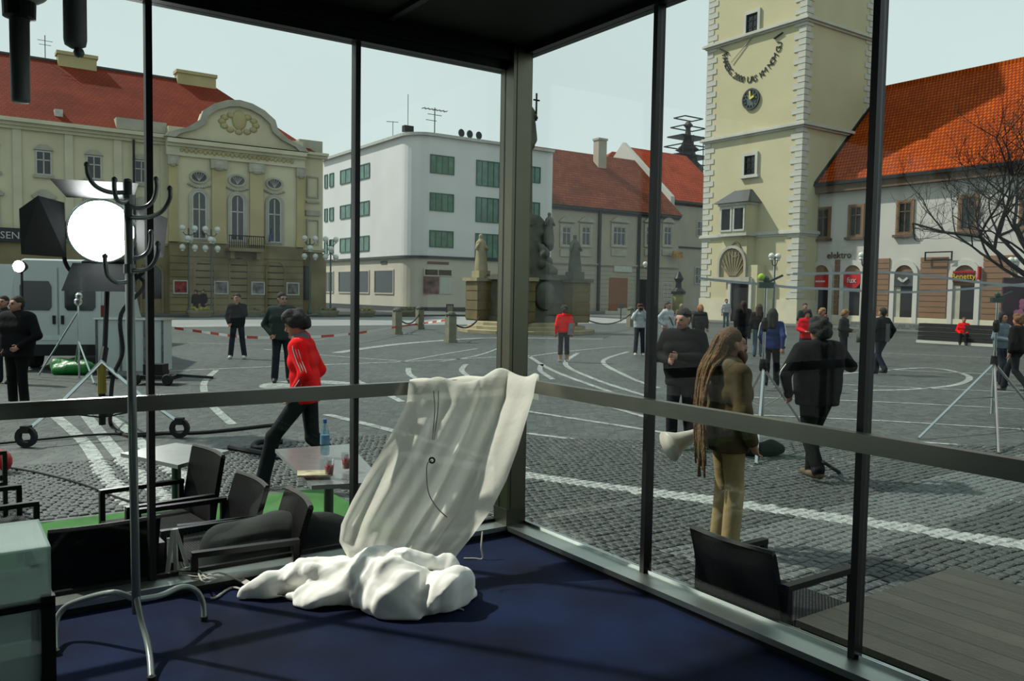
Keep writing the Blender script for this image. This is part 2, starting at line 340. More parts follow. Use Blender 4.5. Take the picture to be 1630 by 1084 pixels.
# ------------------------------------------------------------------ the pavilion
SI, TI, WP = 3.0907, 4.4866, .15
ZF, ZS, ZR, ZB, ZBL = .39, .453, 1.45, 3.609, 3.455
SG, TG = SI+WP, TI+WP
fl = fthing('floor', None, None, 0, 0, kind='structure'); MB().box(-5, SG, -4.5, TG, .05, ZF).build('carpet', m_carpet, fl)
MB().box(-5.2, SG+.06, -4.7, TG+.06, .0, .05).box(SG-.02, SG+.06, -4.5, TG+.06, .05, ZS-.06).box(-5, SG+.06, TG-.02, TG+.06, .05, ZS-.06).build('plinth', m_black, fl)
ce = fthing('ceiling', None, None, 0, 0, kind='structure'); MB().box(-5.2, SG+.08, -4.7, TG+.08, ZB, ZB+.25).build('soffit', m_ceil, ce)
for k in range(3): MB().box(SI-.9-1.3*k, SI-.86-1.3*k, -4.5, TI, ZB-.03, ZB).build('ceiling_batten', m_black, ce)
wb = fthing('wall_back', None, None, 0, -4.6, kind='structure'); MB().box(-5.2, SG+.06, -4.7, -4.5, 0, ZB).build('panel', M('dark_wall', (52, 52, 52), .8), wb)
ws = fthing('wall_side', None, None, -5.1, 0, kind='structure'); MB().box(-5.2, -5.0, -4.6, TG, 0, ZB).build('panel', M('dark_wall'), ws)
# left glazed wall
wl = fthing('wall_left', None, None, SI, TG, kind='structure')
MB().box(-5, SI+.0, TI, TG+.0, ZS-.03, ZS).build('sill', Mmetal('sill_steel', (160, 166, 160), .4, (.02, 1, 1)), wl)
MB().box(-5, SI, TI+.012, TI+.03, ZF, ZS-.03).build('riser', m_black, wl)
MB().box(-5, SI+.02, TI, TI+.05, ZR-.078, ZR).build('handrail', m_rail, wl)
bm_ = MB().box(-5, SG, TG-.12, TG+.05, ZBL+.05, ZB).box(-5, SG, TG-.06, TG+.05, ZBL, ZBL+.06);bm_.build('top_beam', M('beam_grey', (34, 36, 36), .35, .6, .1), wl)
MB().box(-5, SI+.08, TG-.012, TG+.012, ZS, ZS+.02).build('glazing_bead', m_black, wl)
MUL = [SI-1.0265, SI-2.1758, SI-3.325, SI-4.474]
for x in MUL: MB().box(x-.016, x+.016, TG-.03, TG+.03, ZS, ZBL).build('mullion', m_black, wl)
ed = [SI+.02]+MUL+[-5]
for i in range(5): MB().box(ed[i+1]+.02, ed[i]-.02, TG-.006, TG+.006, ZS+.02, ZBL).build('glass_pane', m_glass, wl)
# right glazed wall
wr = fthing('wall_right', None, None, SG, TI, kind='structure')
MB().box(SI, SG, -4.5, TI, ZS-.03, ZS).build('sill', MC['sill_steel'], wr)
MB().box(SI+.012, SI+.03, -4.5, TI, ZF, ZS-.03).build('riser', m_black, wr)
MB().box(SI, SI+.05, -4.5, TI+.02, ZR-.078, ZR).build('handrail', m_rail, wr)
MB().box(SG-.05, SG+.05, -4.5, TG, ZB-.05, ZB+.02).build('top_beam', M('beam_grey'), wr)
MB().box(SG-.012, SG+.012, -4.5, TI+.08, ZS, ZS+.02).build('glazing_bead', m_chrome, wr)
MUR = [TI-1.162, TI-2.455, TI-3.75, TI-5.04]
for y in MUR: MB().box(SG-.03, SG+.03, y-.016, y+.016, ZS, ZB-.05).build('mullion', m_black, wr)
ed = [TI+.02]+MUR+[-4.5]
for i in range(4): MB().box(SG-.006, SG+.006, ed[i+1]+.02, ed[i]-.02, ZS+.02, ZB-.05).build('glass_pane', m_glass, wr)
cp = fthing('corner_pillar', None, None, SG, TG, kind='structure')
MB().box(SI, SG, TI, TG, ZS-.06, ZB).build('post', m_steel, cp)
MB().box(SI+.025, SI+.03, TI-.002, TI, ZS, ZB).build('joint', m_black, cp); MB().box(SI-.002, SI, TI+.09, TI+.1, ZS, ZB).build('joint', m_black, cp)
MB().box(SI-.004, SG, TI-.004, TG, ZS, ZS+.11).build('foot_sleeve', M('sleeve_grey', (70, 70, 62), .4, .8), cp)
# ------------------------------------------------------------------ buildings round the square
m_cream = M('cream_render', (222, 214, 182), .85, 0, .1, .5, .1, 8)
m_cream2 = M('cream_trim', (220, 214, 186), .8, 0, .1, .8)
m_ochre = M('ochre_render', (196, 182, 136), .85, 0, .12, .6)
m_stucco = M('grey_stucco', (184, 180, 164), .85, 0, .15, 1.2)
m_grime = M('sooty_stone', (142, 130, 98), .85, 0, .3, .5, .2, 5)
m_whitewall = M('white_render', (236, 238, 238), .7, 0, .05, .3)
m_beigewall = M('beige_cladding', (212, 206, 190), .7, 0, .08, .5)
m_pinkwall = M('pinkish_render', (186, 176, 158), .85, 0, .1, .5)
m_tower = M('tower_render', (210, 202, 164), .85, 0, .06, .35, .1, 4)
m_quoin = M('quoin_stone', (206, 206, 194), .8, 0, .08, 1.)
m_framew = M('window_frame_white', (196, 198, 190), .5)
m_rbw = M('shop_wall_white', (206, 204, 196), .8, 0, .05, .4)
m_brown = M('brown_course', (138, 104, 76), .8, 0, .12, 1.)
m_slate = M('slate', (70, 74, 76), .6, 0, .15, 2)
m_gutter = M('gutter', (40, 46, 46), .4, .5)
m_eave = M('eave_brown', (104, 84, 64), .8)
m_doordark = M('dark_opening', (14, 16, 17), .6)
m_iron = M('wrought_iron', (26, 28, 28), .5, .5)
m_roofA = Mbrick('red_tiles', (146, 64, 42), (132, 56, 38), (116, 50, 34), .3, .24, .12, .5, .8, 'XY')
m_roofB = Mbrick('rust_tiles', (150, 80, 52), (126, 62, 42), (96, 50, 36), .5, .35, .12, .7, .8, 'XY')
m_roofC = Mbrick('orange_tiles', (200, 92, 14), (176, 72, 8), (118, 42, 6), .24, .26, .14, .8, .75, 'YX')
m_roofD = Mbrick('orange_tiles_far', (200, 84, 44), (180, 70, 36), (140, 54, 30), .5, .4, .12, .6, .8, 'XY')

def win(f, par, u0, u1, z0, z1, fw=.08, pane=None, frame=None, cols=2, rows=2, arc=False, d=0., name='window', trans=None):
    if u0 > u1: u0, u1 = u1, u0
    O = arch(u0, u1, z0, z1) if arc else [(u0, z0), (u0, z1), (u1, z1), (u1, z0)]
    I = arch(u0+fw, u1-fw, z0+fw, z1-fw) if arc else [(u0+fw, z0+fw), (u0+fw, z1-fw), (u1-fw, z1-fw), (u1-fw, z0+fw)]
    b = MB().ring(O, I, d-.05, d+.09, f)
    for i in range(1, cols): x = u0+(u1-u0)*i/cols; b.box(x-fw*.4, x+fw*.4, d, d+.07, z0+fw, (z1 if not arc else z1-.1)-fw, f)
    for i in range(1, rows):
        zz = z0+(z1-z0)*(i/rows if trans is None else trans); b.box(u0+fw, u1-fw, d, d+.07, zz-fw*.4, zz+fw*.4, f)
    o = b.build(name, frame or m_framew, par)
    MB().prism(I, d-.04, d+.03, f).build('pane', pane or m_darkpane, o); return o
def moulding(f, par, u0, u1, z0, steps, mat, name='cornice'):
    b = MB(); z = z0
    for h, dd in steps: b.box(u0, u1, -.3, dd, z, z+h, f); z += h
    return b.build(name, mat, par)

# ---- theatre (left)
TT = 64.0; f = fT(TT); uT = lambda px, py=300: onT(px, py, TT).x; zT = lambda px, py: onT(px, py, TT).z
th = fthing('theatre', 'cream baroque theatre with red tiled roof and curved pediment', 'building', 12, TT)
E1 = 12.75; s0, s1, s2, s3 = -16., uT(265), uT(477), uT(514)
MB().box(s0, s3, TT, TT+18, 0, E1).build('wall', m_cream, th)
MB().box(s1, s2, TT-.7, TT, 5.3, 13.5).build('centre_bay', m_cream, th)
MB().box(s0, s1, TT-.25, TT, 0, 4.9).build('rusticated_base', m_grime, th); MB().box(s2, s3+.2, TT-.25, TT, 0, 4.9).build('rusticated_base', m_grime, th); MB().box(s1, s2, TT-.8, TT, 0, 5.3).build('rusticated_base', m_grime, th)
moulding(f, th, s0, s1, E1-.55, [(.2, .25), (.2, .45), (.25, .75)], m_cream2)
moulding(f, th, s0, s3, 5.0, [(.14, .3), (.16, .45)], m_cream2, 'string_course')
moulding(f, th, s2, s3+.3, E1-.3, [(.2, .25), (.2, .5)], m_cream2)
MB().box(s2, s3, TT+.1, TT+3, E1, E1+1.1).build('attic_parapet', m_stucco, th); MB().box(s1-3.3, s1, TT-.2, TT+2.5, E1, E1+1.0).build('attic_parapet', m_stucco, th)
fc = fT(TT-.7)
moulding(fc, th, s1-.15, s2+.15, 11.45, [(.16, .18), (.5, .05), (.2, .25), (.3, .5)], m_cream2, 'entablature')
fr = MB(); rr = random.Random(5)
for i in range(26): fr.sph((s1+.9+i*(s2-s1-1.8)/25, TT-.78, 11.88), (.16, .06, .13+.05*(i % 2)), 6)
fr.build('frieze_ornament', m_ochre, th, True)
# curved pediment
pc, pw = (s1+s2)/2, (s2-s1)/2
def ped(k, dz=0.):
    L = [(-1.04, 12.7), (-.98, 13.0), (-.72, 13.5), (-.56, 14.1), (-.52, 14.75), (-.36, 15.35), (-.18, 15.72), (0, 15.85)]
    Q = [(pc+u*pw*k, 12.7+(z-12.7)*k+dz) for u, z in L]; return Q+[(2*pc-u, z) for u, z in Q[::-1][1:]]
po = MB(); q = ped(1.0); po.prism(q, -.9, .1, fc); tp = po.build('pediment', m_cream, th)
MB().ring(ped(1.03), ped(.88), 0, .38, fc).build('pediment_moulding', m_stucco, tp)
cr = MB(); cr.sph((pc, TT-.85, 14.5), (.55, .12, .75), 10)
for a in range(12): cr.sph((pc+1.25*math.cos(a*.52), TT-.82, 14.25+.62*math.sin(a*.52)), (.3, .1, .22), 6)
cr.build('carved_arms', m_ochre, tp, True)
# windows, pilasters
cx = [uT(p) for p in (312.5, 373, 431.5)]
pil = [s1+.25, (cx[0]+cx[1])/2, (cx[1]+cx[2])/2, s2-.25]
for i, x in enumerate(pil):
    hw = .3 if i in (0, 3) else .5
    p_ = MB().box(x-hw, x+hw, 0, .22, 5.3, 11.4, fc).box(x-hw*1.15, x+hw*1.15, 0, .3, 5.3, 5.8, fc).build('pilaster', m_ochre, th)
    MB().box(x-hw*1.2, x+hw*1.2, .05, .34, 10.75, 11.4, fc).sph((x, TT-.7-.3, 10.95), (hw, .16, .34), 8).build('capital', m_stucco, p_)
for x in cx:
    zb = 5.55
    win(fc, th, x-.52, x+.52, zb, 9.05, .1, arc=True, cols=2, rows=2, d=.04, trans=.62)
    sur = MB().ring(arch(x-.72, x+.72, zb-.1, 9.25), arch(x-.53, x+.53, zb-.05, 9.06), 0, .14, fc).build('window_surround', m_stucco, th)
    ov = [(x+.52*math.cos(a*math.pi/10), 10.05+.34*math.sin(a*math.pi/10)) for a in range(20)]; oo = [(x+.68*math.cos(a*math.pi/10), 10.05+.48*math.sin(a*math.pi/10)) for a in range(20)]
    ow = MB().ring(oo, ov, 0, .14, fc).build('oval_window', m_stucco, th); pn = MB().prism(ov, 0, .05, fc).build('pane', m_darkpane, ow)
    k = MB()
    for a in range(-2, 3): k.bar(fc(x, .08, 9.75), fc(x+.2*a, .08, 10.36), .03)
    k.build('glazing_bars', m_framew, ow)
    gl = MB()
    for a in range(9): gl.sph((x-.7+.175*a, TT-.8, 9.5-.18*math.sin(a*math.pi/8)), (.14, .1, .1), 6)
    gl.build('garland', m_stucco, th, True)
# side windows
lx = [uT(70)+3.03*k for k in range(-5, 3)]
for x in lx:
    win(f, th, x-.48, x+.48, 9.35, 10.95, .09, cols=2, rows=2, trans=.62); MB().box(x-.62, x+.62, 0, .16, 9.15, 9.35, f).build('window_sill', m_stucco, th); MB().prism([(x-.6, 11.0), (x-.25, 11.35), (x+.25, 11.35), (x+.6, 11.0)], 0, .14, f).build('keystone', m_stucco, th)
    win(f, th, x-.5, x+.5, 5.5, 7.7, .09, cols=2, rows=2, trans=.66); MB().box(x-.7, x+.7, 0, .2, 7.8, 7.95, f).prism([(x-.75, 7.95)]+[(x-.75+1.5*i/8, 7.95+.45*math.sin(math.pi*i/8)) for i in range(1, 8)]+[(x+.75, 7.95)], 0, .16, f).build('window_hood', m_stucco, th)
    MB().box(x+1.25, x+1.75, 0, .12, 5.3, 12.2, f).build('pilaster', m_cream2, th)
    if x < uT(40) or x > uT(180): pass
x = (s2+s3)/2+.1
MB().ring([(x-.5, 9.3), (x-.5, 11), (x+.5, 11), (x+.5, 9.3)], [(x-.4, 9.4), (x-.4, 10.9), (x+.4, 10.9), (x+.4, 9.4)], 0, .1, f).build('blind_window', m_stucco, th); MB().box(x-.55, x+.55, 0, .14, 8.9, 9.05, f).build('blind_window_sill', m_stucco, th); MB().ring([(x-.5, 5.6), (x-.5, 7.6), (x+.5, 7.6), (x+.5, 5.6)], [(x-.4, 5.7), (x-.4, 7.5), (x+.4, 7.5), (x+.4, 5.7)], 0, .1, f).build('blind_window', m_stucco, th); MB().box(x-.6, x+.6, 0, .16, 7.9, 8.3, f).build('blind_window_hood', m_stucco, th)
# balcony and ground floor
b0, b1 = uT(352), uT(408)
bal = MB().box(b0, b1, .0, 1.3, 4.75, 5.0, fc).box(b0+.2, b0+.5, 0, 1.0, 4.2, 4.75, fc).box(b1-.5, b1-.2, 0, 1.0, 4.2, 4.75, fc).build('balcony', m_grime, th)
k = MB().box(b0, b1, 1.22, 1.28, 5.85, 5.93, fc)
for i in range(17): xx = b0+.05+(b1-b0-.1)*i/16; k.box(xx-.02, xx+.02, 1.23, 1.27, 5.0, 5.9, fc)
k.build('railing', m_iron, bal)
fb = fT(TT-.8)
for px, arc, wd, top in ((321, True, 1.3, 4.1), (375, True, 1.25, 4.3), (433, True, 1.3, 4.1), (482, False, 1.1, 3.9), (240, False, 1.3, 3.6)):
    x = uT(px, 440); ff = fb if s1 < x < s2 else fT(TT-.25)
    d_ = MB().prism(arch(x-wd/2, x+wd/2, .14, top) if arc else [(x-wd/2, 1.2), (x-wd/2, top), (x+wd/2, top), (x+wd/2, 1.2)], 0, .04, ff).build('door' if arc else 'window', m_doordark if arc else m_darkpane, th)
    MB().ring(arch(x-wd/2-.15, x+wd/2+.15, .14, top+.15), arch(x-wd/2, x+wd/2, .14, top), 0, .1, ff).build('surround', m_grime, d_)
for px, col in ((283, (150, 60, 60)), (347, (110, 112, 112)), (405, (120, 124, 124)), (460, (100, 104, 100))):
    x = uT(px, 455); ff = fb if s1 < x < s2 else fT(TT-.25)
    o = MB().ring([(x-.52, 1.55), (x-.52, 2.55), (x+.52, 2.55), (x+.52, 1.55)], [(x-.43, 1.64), (x-.43, 2.46), (x+.43, 2.46), (x+.43, 1.64)], .02, .1, ff).build('poster_frame', m_framew, th)
    MB().box(x-.44, x+.44, .02, .06, 1.62, 2.48, ff).build('poster', M('poster_%d' % px, col, .5, 0, .8, 3.), o)
for k in range(9):                                     # rusticated courses of the base
    MB().box(s1+.02, s2-.02, -.1, .05, .3+k*.5, .3+k*.5+.42, fb).build('base_course', m_grime, th)
sg = MB().box(uT(-90), uT(62, 375), 0, .25, onT(30, 386, TT).z, onT(30, 364, TT).z, fT(TT-.3)).build('shop_sign', M('sign_navy', (34, 40, 52), .5), th)
text('SENÁTI', 'lettering', sg, m_white, fT(TT-.56), uT(58, 375), .0, zT(30, 381), .48, .03, align='RIGHT')
fg = MB().bar(fc(uT(424), .1, 5.6), fc(uT(421), .9, 6.6), .04).build('flagpole', m_iron, th); MB().prism([(uT(417), 5.55), (uT(418), 6.1), (uT(424), 6.2), (uT(424.5), 5.8)], .8, .84, fc).build('flag', M('flag_blue', (70, 74, 120), .7, 0, .5, 2), fg)
for px in (212, 478): xx = uT(px, 300); MB().box(xx-.07, xx+.07, .25, .4, .2, 12.3, f).build('downpipe', m_gutter, th)
# roof
tr, zr = TT+7.5, 18.7
r0 = onT(338, 132, tr).x; r1 = onT(372, 190, tr).x
ro = MB(); V = [(s0, TT-.5, E1), (s3-.6, TT-.5, E1), (r0, tr, zr), (s0, tr, zr), (s3-.6, tr+8, E1), (s0, tr+8, E1)]
ro.add(V, [(0, 1, 2, 3), (1, 4, 2), (4, 5, 3, 2), (0, 3, 5), (0, 5, 4, 1)]); roof = ro.build('roof', m_roofA, th)
for px, w_ in ((122, 1.3), (311, 1.5)):
    x = onT(px, 100, tr).x; MB().box(x-w_, x+w_, tr-.5, tr+.5, zr-.5, zr+.55).box(x-w_-.1, x+w_+.1, tr-.6, tr+.6, zr+.5, zr+.75).build('chimney', m_ochre, roof)
MB().box(s0, r0, tr-.12, tr+.12, zr-.05, zr+.12).build('ridge', m_slate, roof)
x = onT(92, 187, TT+1).x; MB().box(x-.25, x+.25, TT+.4, TT+1.4, 13.3, 13.9).build('roof_hatch', m_framew, roof)
an = MB(); xx = onT(72, 90, tr).x; an.tube([(xx, tr, zr), (xx, tr, zr+1.8)], .03, 5).bar((xx-.5, tr, zr+1.4), (xx+.5, tr, zr+1.4), .03).bar((xx-.4, tr, zr+1.1), (xx+.4, tr, zr+1.1), .03); an.build('roof_aerial', m_iron, roof)

# ---- white corner block
SW, TW = 37.6, 71.3; HW = 17.0
wbk = fthing('corner_block', 'white rendered four-storey corner block with green windows', 'building', SW, TW)
sR = onT(879, 300, TW).x; tF = onS(514, 350, SW).y; RC = 2.2
def plan(o=0., rc=RC):
    c = [(SW+rc-(rc+o)*math.sin(a*math.pi/16), TW+rc-(rc+o)*math.cos(a*math.pi/16)) for a in range(9)]
    return [(sR, TW-o)]+c+[(SW-o, tF), (sR, tF)]
def extr(pl, z0, z1):
    n = len(pl); b = MB(); b.add([(x, y, z0) for x, y in pl]+[(x, y, z1) for x, y in pl], [tuple(range(n)), tuple(range(n, 2*n))]+[(i, (i+1) % n, n+(i+1) % n, n+i) for i in range(n)]); return b
extr(plan(), 5.35, HW).build('wall', m_whitewall, wbk); extr(plan(.05), 0, 5.35).build('ground_floor', m_beigewall, wbk)
extr(plan(.3), 5.25, 5.5).build('canopy_band', m_slate, wbk); extr(plan(.35), HW, HW+.28).build('roof_slab', m_framew, wbk); extr(plan(.12), .0, .5).build('plinth', m_slate, wbk)
fa = fT(TW); fb_ = fS(SW)
def zw(py0, py1, px): return onT(px, py1, TW).z, onT(px, py0, TW).z
for rows_, lst in (((245, 275), (684, 722, 4)), ((306, 335), (684, 722, 4)), ((366, 393), (684, 722, 4)), ((254, 295), (757, 794, 4)), ((313, 353), (757, 794, 4)), ((371, 410), (757, 794, 4)), ((264, 290), (841, 859, 2)), ((321, 347), (841, 859, 2)), ((375, 402), (841, 859, 2))):
    x0, x1 = onT(lst[0], 330, TW).x, onT(lst[1], 330, TW).x; z0, z1 = onT(lst[0], rows_[1], TW).z, onT(lst[0], rows_[0], TW).z
    win(fa, wbk, x0, x1, z0, z1, .09, m_greenpane, M('green_frame', (70, 110, 100), .5), lst[2], 1)
for p0, p1, nc in ((517, 522, 1), (525, 531.5, 1), (542, 559, 2), (571, 588.5, 2)):
    for (ya, yb) in ((259, 283), (319, 342), (374.5, 399)):
        y0 = onS(p0, 330, SW).y; y1 = onS(p1, 330, SW).y; z1 = onS(588, ya, SW).z; z0 = onS(588, yb, SW).z
        win(fb_, wbk, y1, y0, z0, z1, .09, m_greenpane, M('green_frame'), nc, 1)
fb2 = fS(SW-.05); fa2 = fT(TW-.05)
for p0, p1 in ((515.5, 532), (540, 589), (597, 628)):
    y0 = onS(p0, 440, SW).y; y1 = onS(p1, 440, SW).y; win(fb2, wbk, y1, y0, onS(615, 468, SW).z, onS(615, 429, SW).z, .12, m_darkpane, m_beigewall, 2 if p0 < 545 else 1, 1, name='shop_window')
x0, x1 = onT(674, 440, TW).x, onT(719, 440, TW).x; w_ = win(fa2, wbk, x0, x1, onT(700, 440, TW).z, onT(700, 428, TW).z, .1, m_darkpane, m_beigewall, 2, 1, name='shop_window')
MB().box(x0, (x0+x1)/2+.1, 0, .06, onT(700, 468, TW).z, onT(700, 441, TW).z, fa2).build('poster', M('poster_colour', (120, 90, 92), .5, 0, .9, 1.6), wbk)
MB().box((x0+x1)/2+.2, x1, 0, .06, onT(700, 468, TW).z, onT(700, 441, TW).z, fa2).build('poster', m_white, wbk)
MB().box(onS(612, 418, SW).y-.7, onS(612, 418, SW).y+.7, 0, .06, 4.75, 5.05, fb2).build('name_board', m_slate, wbk)
MB().box(x0+.4, x1-.4, 0, .05, 4.7, 4.95, fa2).build('name_board', M('board_brown', (120, 92, 76), .6), wbk)
roofz = HW+.28
def rp_(px, py, s): q = onS(px, py, s); return q
k = MB(); x, y = SW+4.0, TW+3.0
k.tube([(x, y, roofz), (x, y, roofz+3.2)], .05, 6).bar((x-1.4, y, roofz+3.0), (x+1.4, y, roofz+3.0), .06).bar((x-.8, y, roofz+2.5), (x+.8, y, roofz+2.5), .05).bar((x-1., y, roofz+1.9), (x+.2, y, roofz+1.9), .05)
for i in range(7): k.bar((x-1.3+.43*i, y-.4, roofz+3.0), (x-1.3+.43*i, y+.4, roofz+3.0), .04)
k.build('roof_aerial', m_iron, wbk)
x, y = SW+1.2, TW+3.4; MB().tube([(x, y, roofz), (x, y, roofz+4.2)], .03, 5).box(x-.5, x+.5, y-.3, y+.3, roofz+.5, roofz+1.1).build('roof_aerial', m_iron, wbk)
x, y = SW+.6, TW+5.5; MB().tube([(x, y, roofz), (x, y, roofz+1.8)], .03, 5).bar((x-.7, y, roofz+1.7), (x+.6, y, roofz+1.8), .05).build('roof_aerial', m_iron, wbk)
for dx in (6.6, 7.6, 8.7):
    x, y = SW+dx, TW+2.2; d_ = MB().tube([(x, y, roofz), (x, y, roofz+.7)], .05, 5).build('dish_mast', m_iron, wbk)
    MB().lathe([(.02, 0), (.28, .05), (.42, .15), (.40, .17), (.26, .08)], (0, 0, 0), 12, lambda a, b, c, x=x, y=y: (x+a*.9-c*.4, y-.1-c*.8, roofz+.85+b)).build('satellite_dish', m_gutter, d_)

# ---- pinkish house with rust roof
TP = 73.0; EP = 11.8; f = fT(TP); uP = lambda px, py=370: onT(px, py, TP).x
hs = fthing('townhouse', 'pinkish stucco townhouse with a rust tiled roof and ornate window hoods', 'building', 66, TP)
h0, h1 = sR+.02, uP(1062, 400)+1.9
MB().box(h0, h1, TP, TP+14, 0, EP).build('wall', m_pinkwall, hs)
moulding(f, hs, h0, h1, EP-.5, [(.2, .2), (.3, .45)], m_gutter, 'eaves')
moulding(f, hs, h0, h1, 5.3, [(.12, .15), (.12, .25)], m_stucco, 'string_course')
tr = TP+8; za = onT(960, 248, tr).z; V = [(h0, TP-.6, EP), (h1, TP-.6, EP), (h1-.2, tr, za), (h0, tr, za), (h0, tr+8, EP), (h1, tr+8, EP)]
rf = MB().add(V, [(0, 1, 2, 3), (3, 2, 5, 4), (0, 3, 4), (1, 5, 2)]).build('roof', m_roofB, hs)
x = onT(941, 240, tr).x; MB().box(x-.65, x+.65, tr-2.2, tr-1.2, za-4, za+1.6).box(x-.75, x+.75, tr-2.3, tr-1.1, za+1.4, za+1.65).build('chimney', m_pinkwall, rf)
for px in (901, 932, 985, 1034, 1062):
    x = uP(px, 375); z0, z1 = onT(px, 391, TP).z, onT(px, 361, TP).z; ww = .62 if px != 985 else .95
    win(f, hs, x-ww, x+ww, z0, z1, .1, cols=2 if px != 985 else 3, rows=2, trans=.68)
    MB().ring([(x-ww-.3, z0-.2), (x-ww-.3, z1+.3), (x+ww+.3, z1+.3), (x+ww+.3, z0-.2)], [(x-ww, z0), (x-ww, z1), (x+ww, z1), (x+ww, z0)], 0, .15, f).prism([(x-ww-.5, z1+.5)]+[(x-ww-.5+(2*ww+1)*i/8, z1+.55+.6*math.sin(math.pi*i/8)) for i in range(9)]+[(x+ww+.5, z1+.5)], 0, .3, f).build('window_hood', m_stucco, hs); MB().box(x-ww-.2, x+ww+.2, 0, .12, z0-1.2, z0-.45, f).build('window_apron', m_stucco, hs)
for px in (953, 1016): x = uP(px); MB().box(x-.16, x+.16, .05, .3, .1, EP-.3, f).build('downpipe', m_gutter, hs)
for k in range(10): MB().box(h0+.05, h1-.05, -.1, .05, .4+k*.48, .4+k*.48+.42, f).build('wall_course', m_pinkwall, hs)
x0, x1 = uP(969, 460), uP(998, 460); MB().prism([(x0, .14), (x0, 4.0), (x1, 4.0), (x1, .14)], 0, .1, f).build('wooden_gate', M('orange_wood', (142, 84, 40), .6, 0, .2, 2), hs)
x0, x1 = uP(1016.5, 460), uP(1030, 460); MB().prism([(x0, .14), (x0, 3.9), (x1, 3.9), (x1, .14)], 0, .1, f).build('door', m_doordark, hs)
for px in (925, 1062): x = uP(px, 460); win(f, hs, x-.7, x+.7, 1.2, 3.6, .1)
MB().box(uP(976, 428), uP(1004, 428), 0, .2, onT(990, 433, TP).z, onT(990, 423, TP).z, f).build('sign_board', M('pale_sign', (204, 208, 196), .5), hs)
xx = uP(1072, 375); MB().bar(f(xx, 0, 7.2), f(xx, 1.6, 7.2), .08).box(xx-.9, xx+.7, .8, 1.0, 6.6, 7.4, f).build('hanging_sign', M('yellow_sign', (180, 132, 60), .6, 0, .5, 2), hs)

# ---- house behind with white firewall
T2 = 75.0; f = fT(T2); u2 = lambda px, py=330: onT(px, py, T2).x
h2 = fthing('gabled_house', 'beige house with orange roof and white sloping firewall beside the yellow tower', 'building', 86, T2)
g0 = h1+.02; g1 = u2(1165)
MB().box(g0, g1, T2, T2+13, 0, EP+1.6).build('wall', m_pinkwall, h2)
e2 = onT(1092, 322, T2).z; tr2 = T2+8.5; z2 = onT(1040, 240, tr2).z
MB().add([(g0, T2-.5, e2), (g1, T2-.5, e2), (g1, tr2, z2), (g0, tr2, z2), (g0, tr2+8, e2), (g1, tr2+8, e2)], [(0, 1, 2, 3), (3, 2, 5, 4), (0, 3, 4), (1, 5, 2)]).build('roof', m_roofD, h2)
MB().box(g0, g1, T2-.55, T2-.3, e2-.2, e2+.05).build('gutter', m_gutter, h2)
MB().add([(x, y, z) for x in (g0-.1, g0+.55) for y, z in ((T2-.6, EP-3), (T2-.6, e2+.45), (tr2, z2+.5), (tr2+8.4, e2+.4), (tr2+8.4, EP-3))], [(0, 1, 2, 3, 4), (5, 6, 7, 8, 9)]+[(i, (i+1) % 5, 5+(i+1) % 5, 5+i) for i in range(5)]).build('firewall', m_rbw, h2)
for px, ya, yb in ((1113, 352, 376), (1112, 425, 452)): x = u2(px, 360); win(f, h2, x-.5, x+.9, onT(px, yb, T2).z, onT(px, ya, T2).z, .1)
moulding(f, h2, g0, g1, onT(1105, 396, T2).z, [(.1, .15), (.1, .25)], m_slate, 'string_course')
TB = 100.; hb = fthing('far_house', 'orange roof rising behind the rust roofed townhouse', 'building', 92, TB)
xa, xb = onT(962, 250, TB).x, onT(1048, 250, TB).x; zz = onT(1030, 238, TB).z; zl = onT(975, 250, TB).z
MB().box(xa-4, xb+6, TB, TB+10, 0, zl-6).build('wall', m_pinkwall, hb); MB().add([(xa-6, TB-.5, zl-6.2), (xb+6, TB-.5, zl-6.2), (xb+6, TB+5, zz), (xa+6, TB+5, zz), (xb+6, TB+10.5, zl-6.2), (xa-6, TB+10.5, zl-6.2)], [(0, 1, 2, 3), (3, 2, 4, 5), (0, 3, 5), (1, 4, 2)]).build('roof', m_roofD, hb)

# ---- scaffolded spire
TS = 125.; p = onT(1094, 250, TS); sp = fthing('scaffolded_spire', 'dark church spire wrapped in scaffolding above the roofs', 'spire', p.x, TS)
zb = p.z-6; ztop = onT(1094, 192, TS).z; b = MB()
MB().box(p.x-3, p.x+3, TS-3, TS+3, 0, zb+2).build('belfry', m_grime, sp)
b.lathe([(3.4, zb+2), (3.2, zb+4), (2.2, zb+5.0), (1.6, zb+7), (2.6, zb+7.4), (1.4, zb+8.4), (.7, zb+10), (.5, zb+12), (1.0, zb+12.6), (.2, zb+13.6), (.06, ztop)], (p.x, TS, 0), 8); b.build('helm', M('dark_copper', (40, 34, 28), .6), sp)
for k in range(6):
    zz = zb+4+k*2.0; hw = 5.4-k*.55; b = MB()
    for i in (-1, 1):
        b.bar((p.x-hw, TS+i*hw*.6, zz), (p.x+hw, TS+i*hw*.6, zz), .22); b.bar((p.x+i*hw, TS-hw*.6, zz), (p.x+i*hw, TS+hw*.6, zz), .22)
    if k in (1, 3): b.box(p.x-hw, p.x+hw, TS-hw*.6, TS+hw*.6, zz-.12, zz+.12)
    b.build('scaffold_lift', m_iron, sp)
for i in (-1, -.33, .33, 1): MB().tube([(p.x+i*5, TS-3, zb+1), (p.x+i*4.4, TS-3, zb+8+3*(1-abs(i)))], .1, 5).build('scaffold_pole', m_iron, sp)
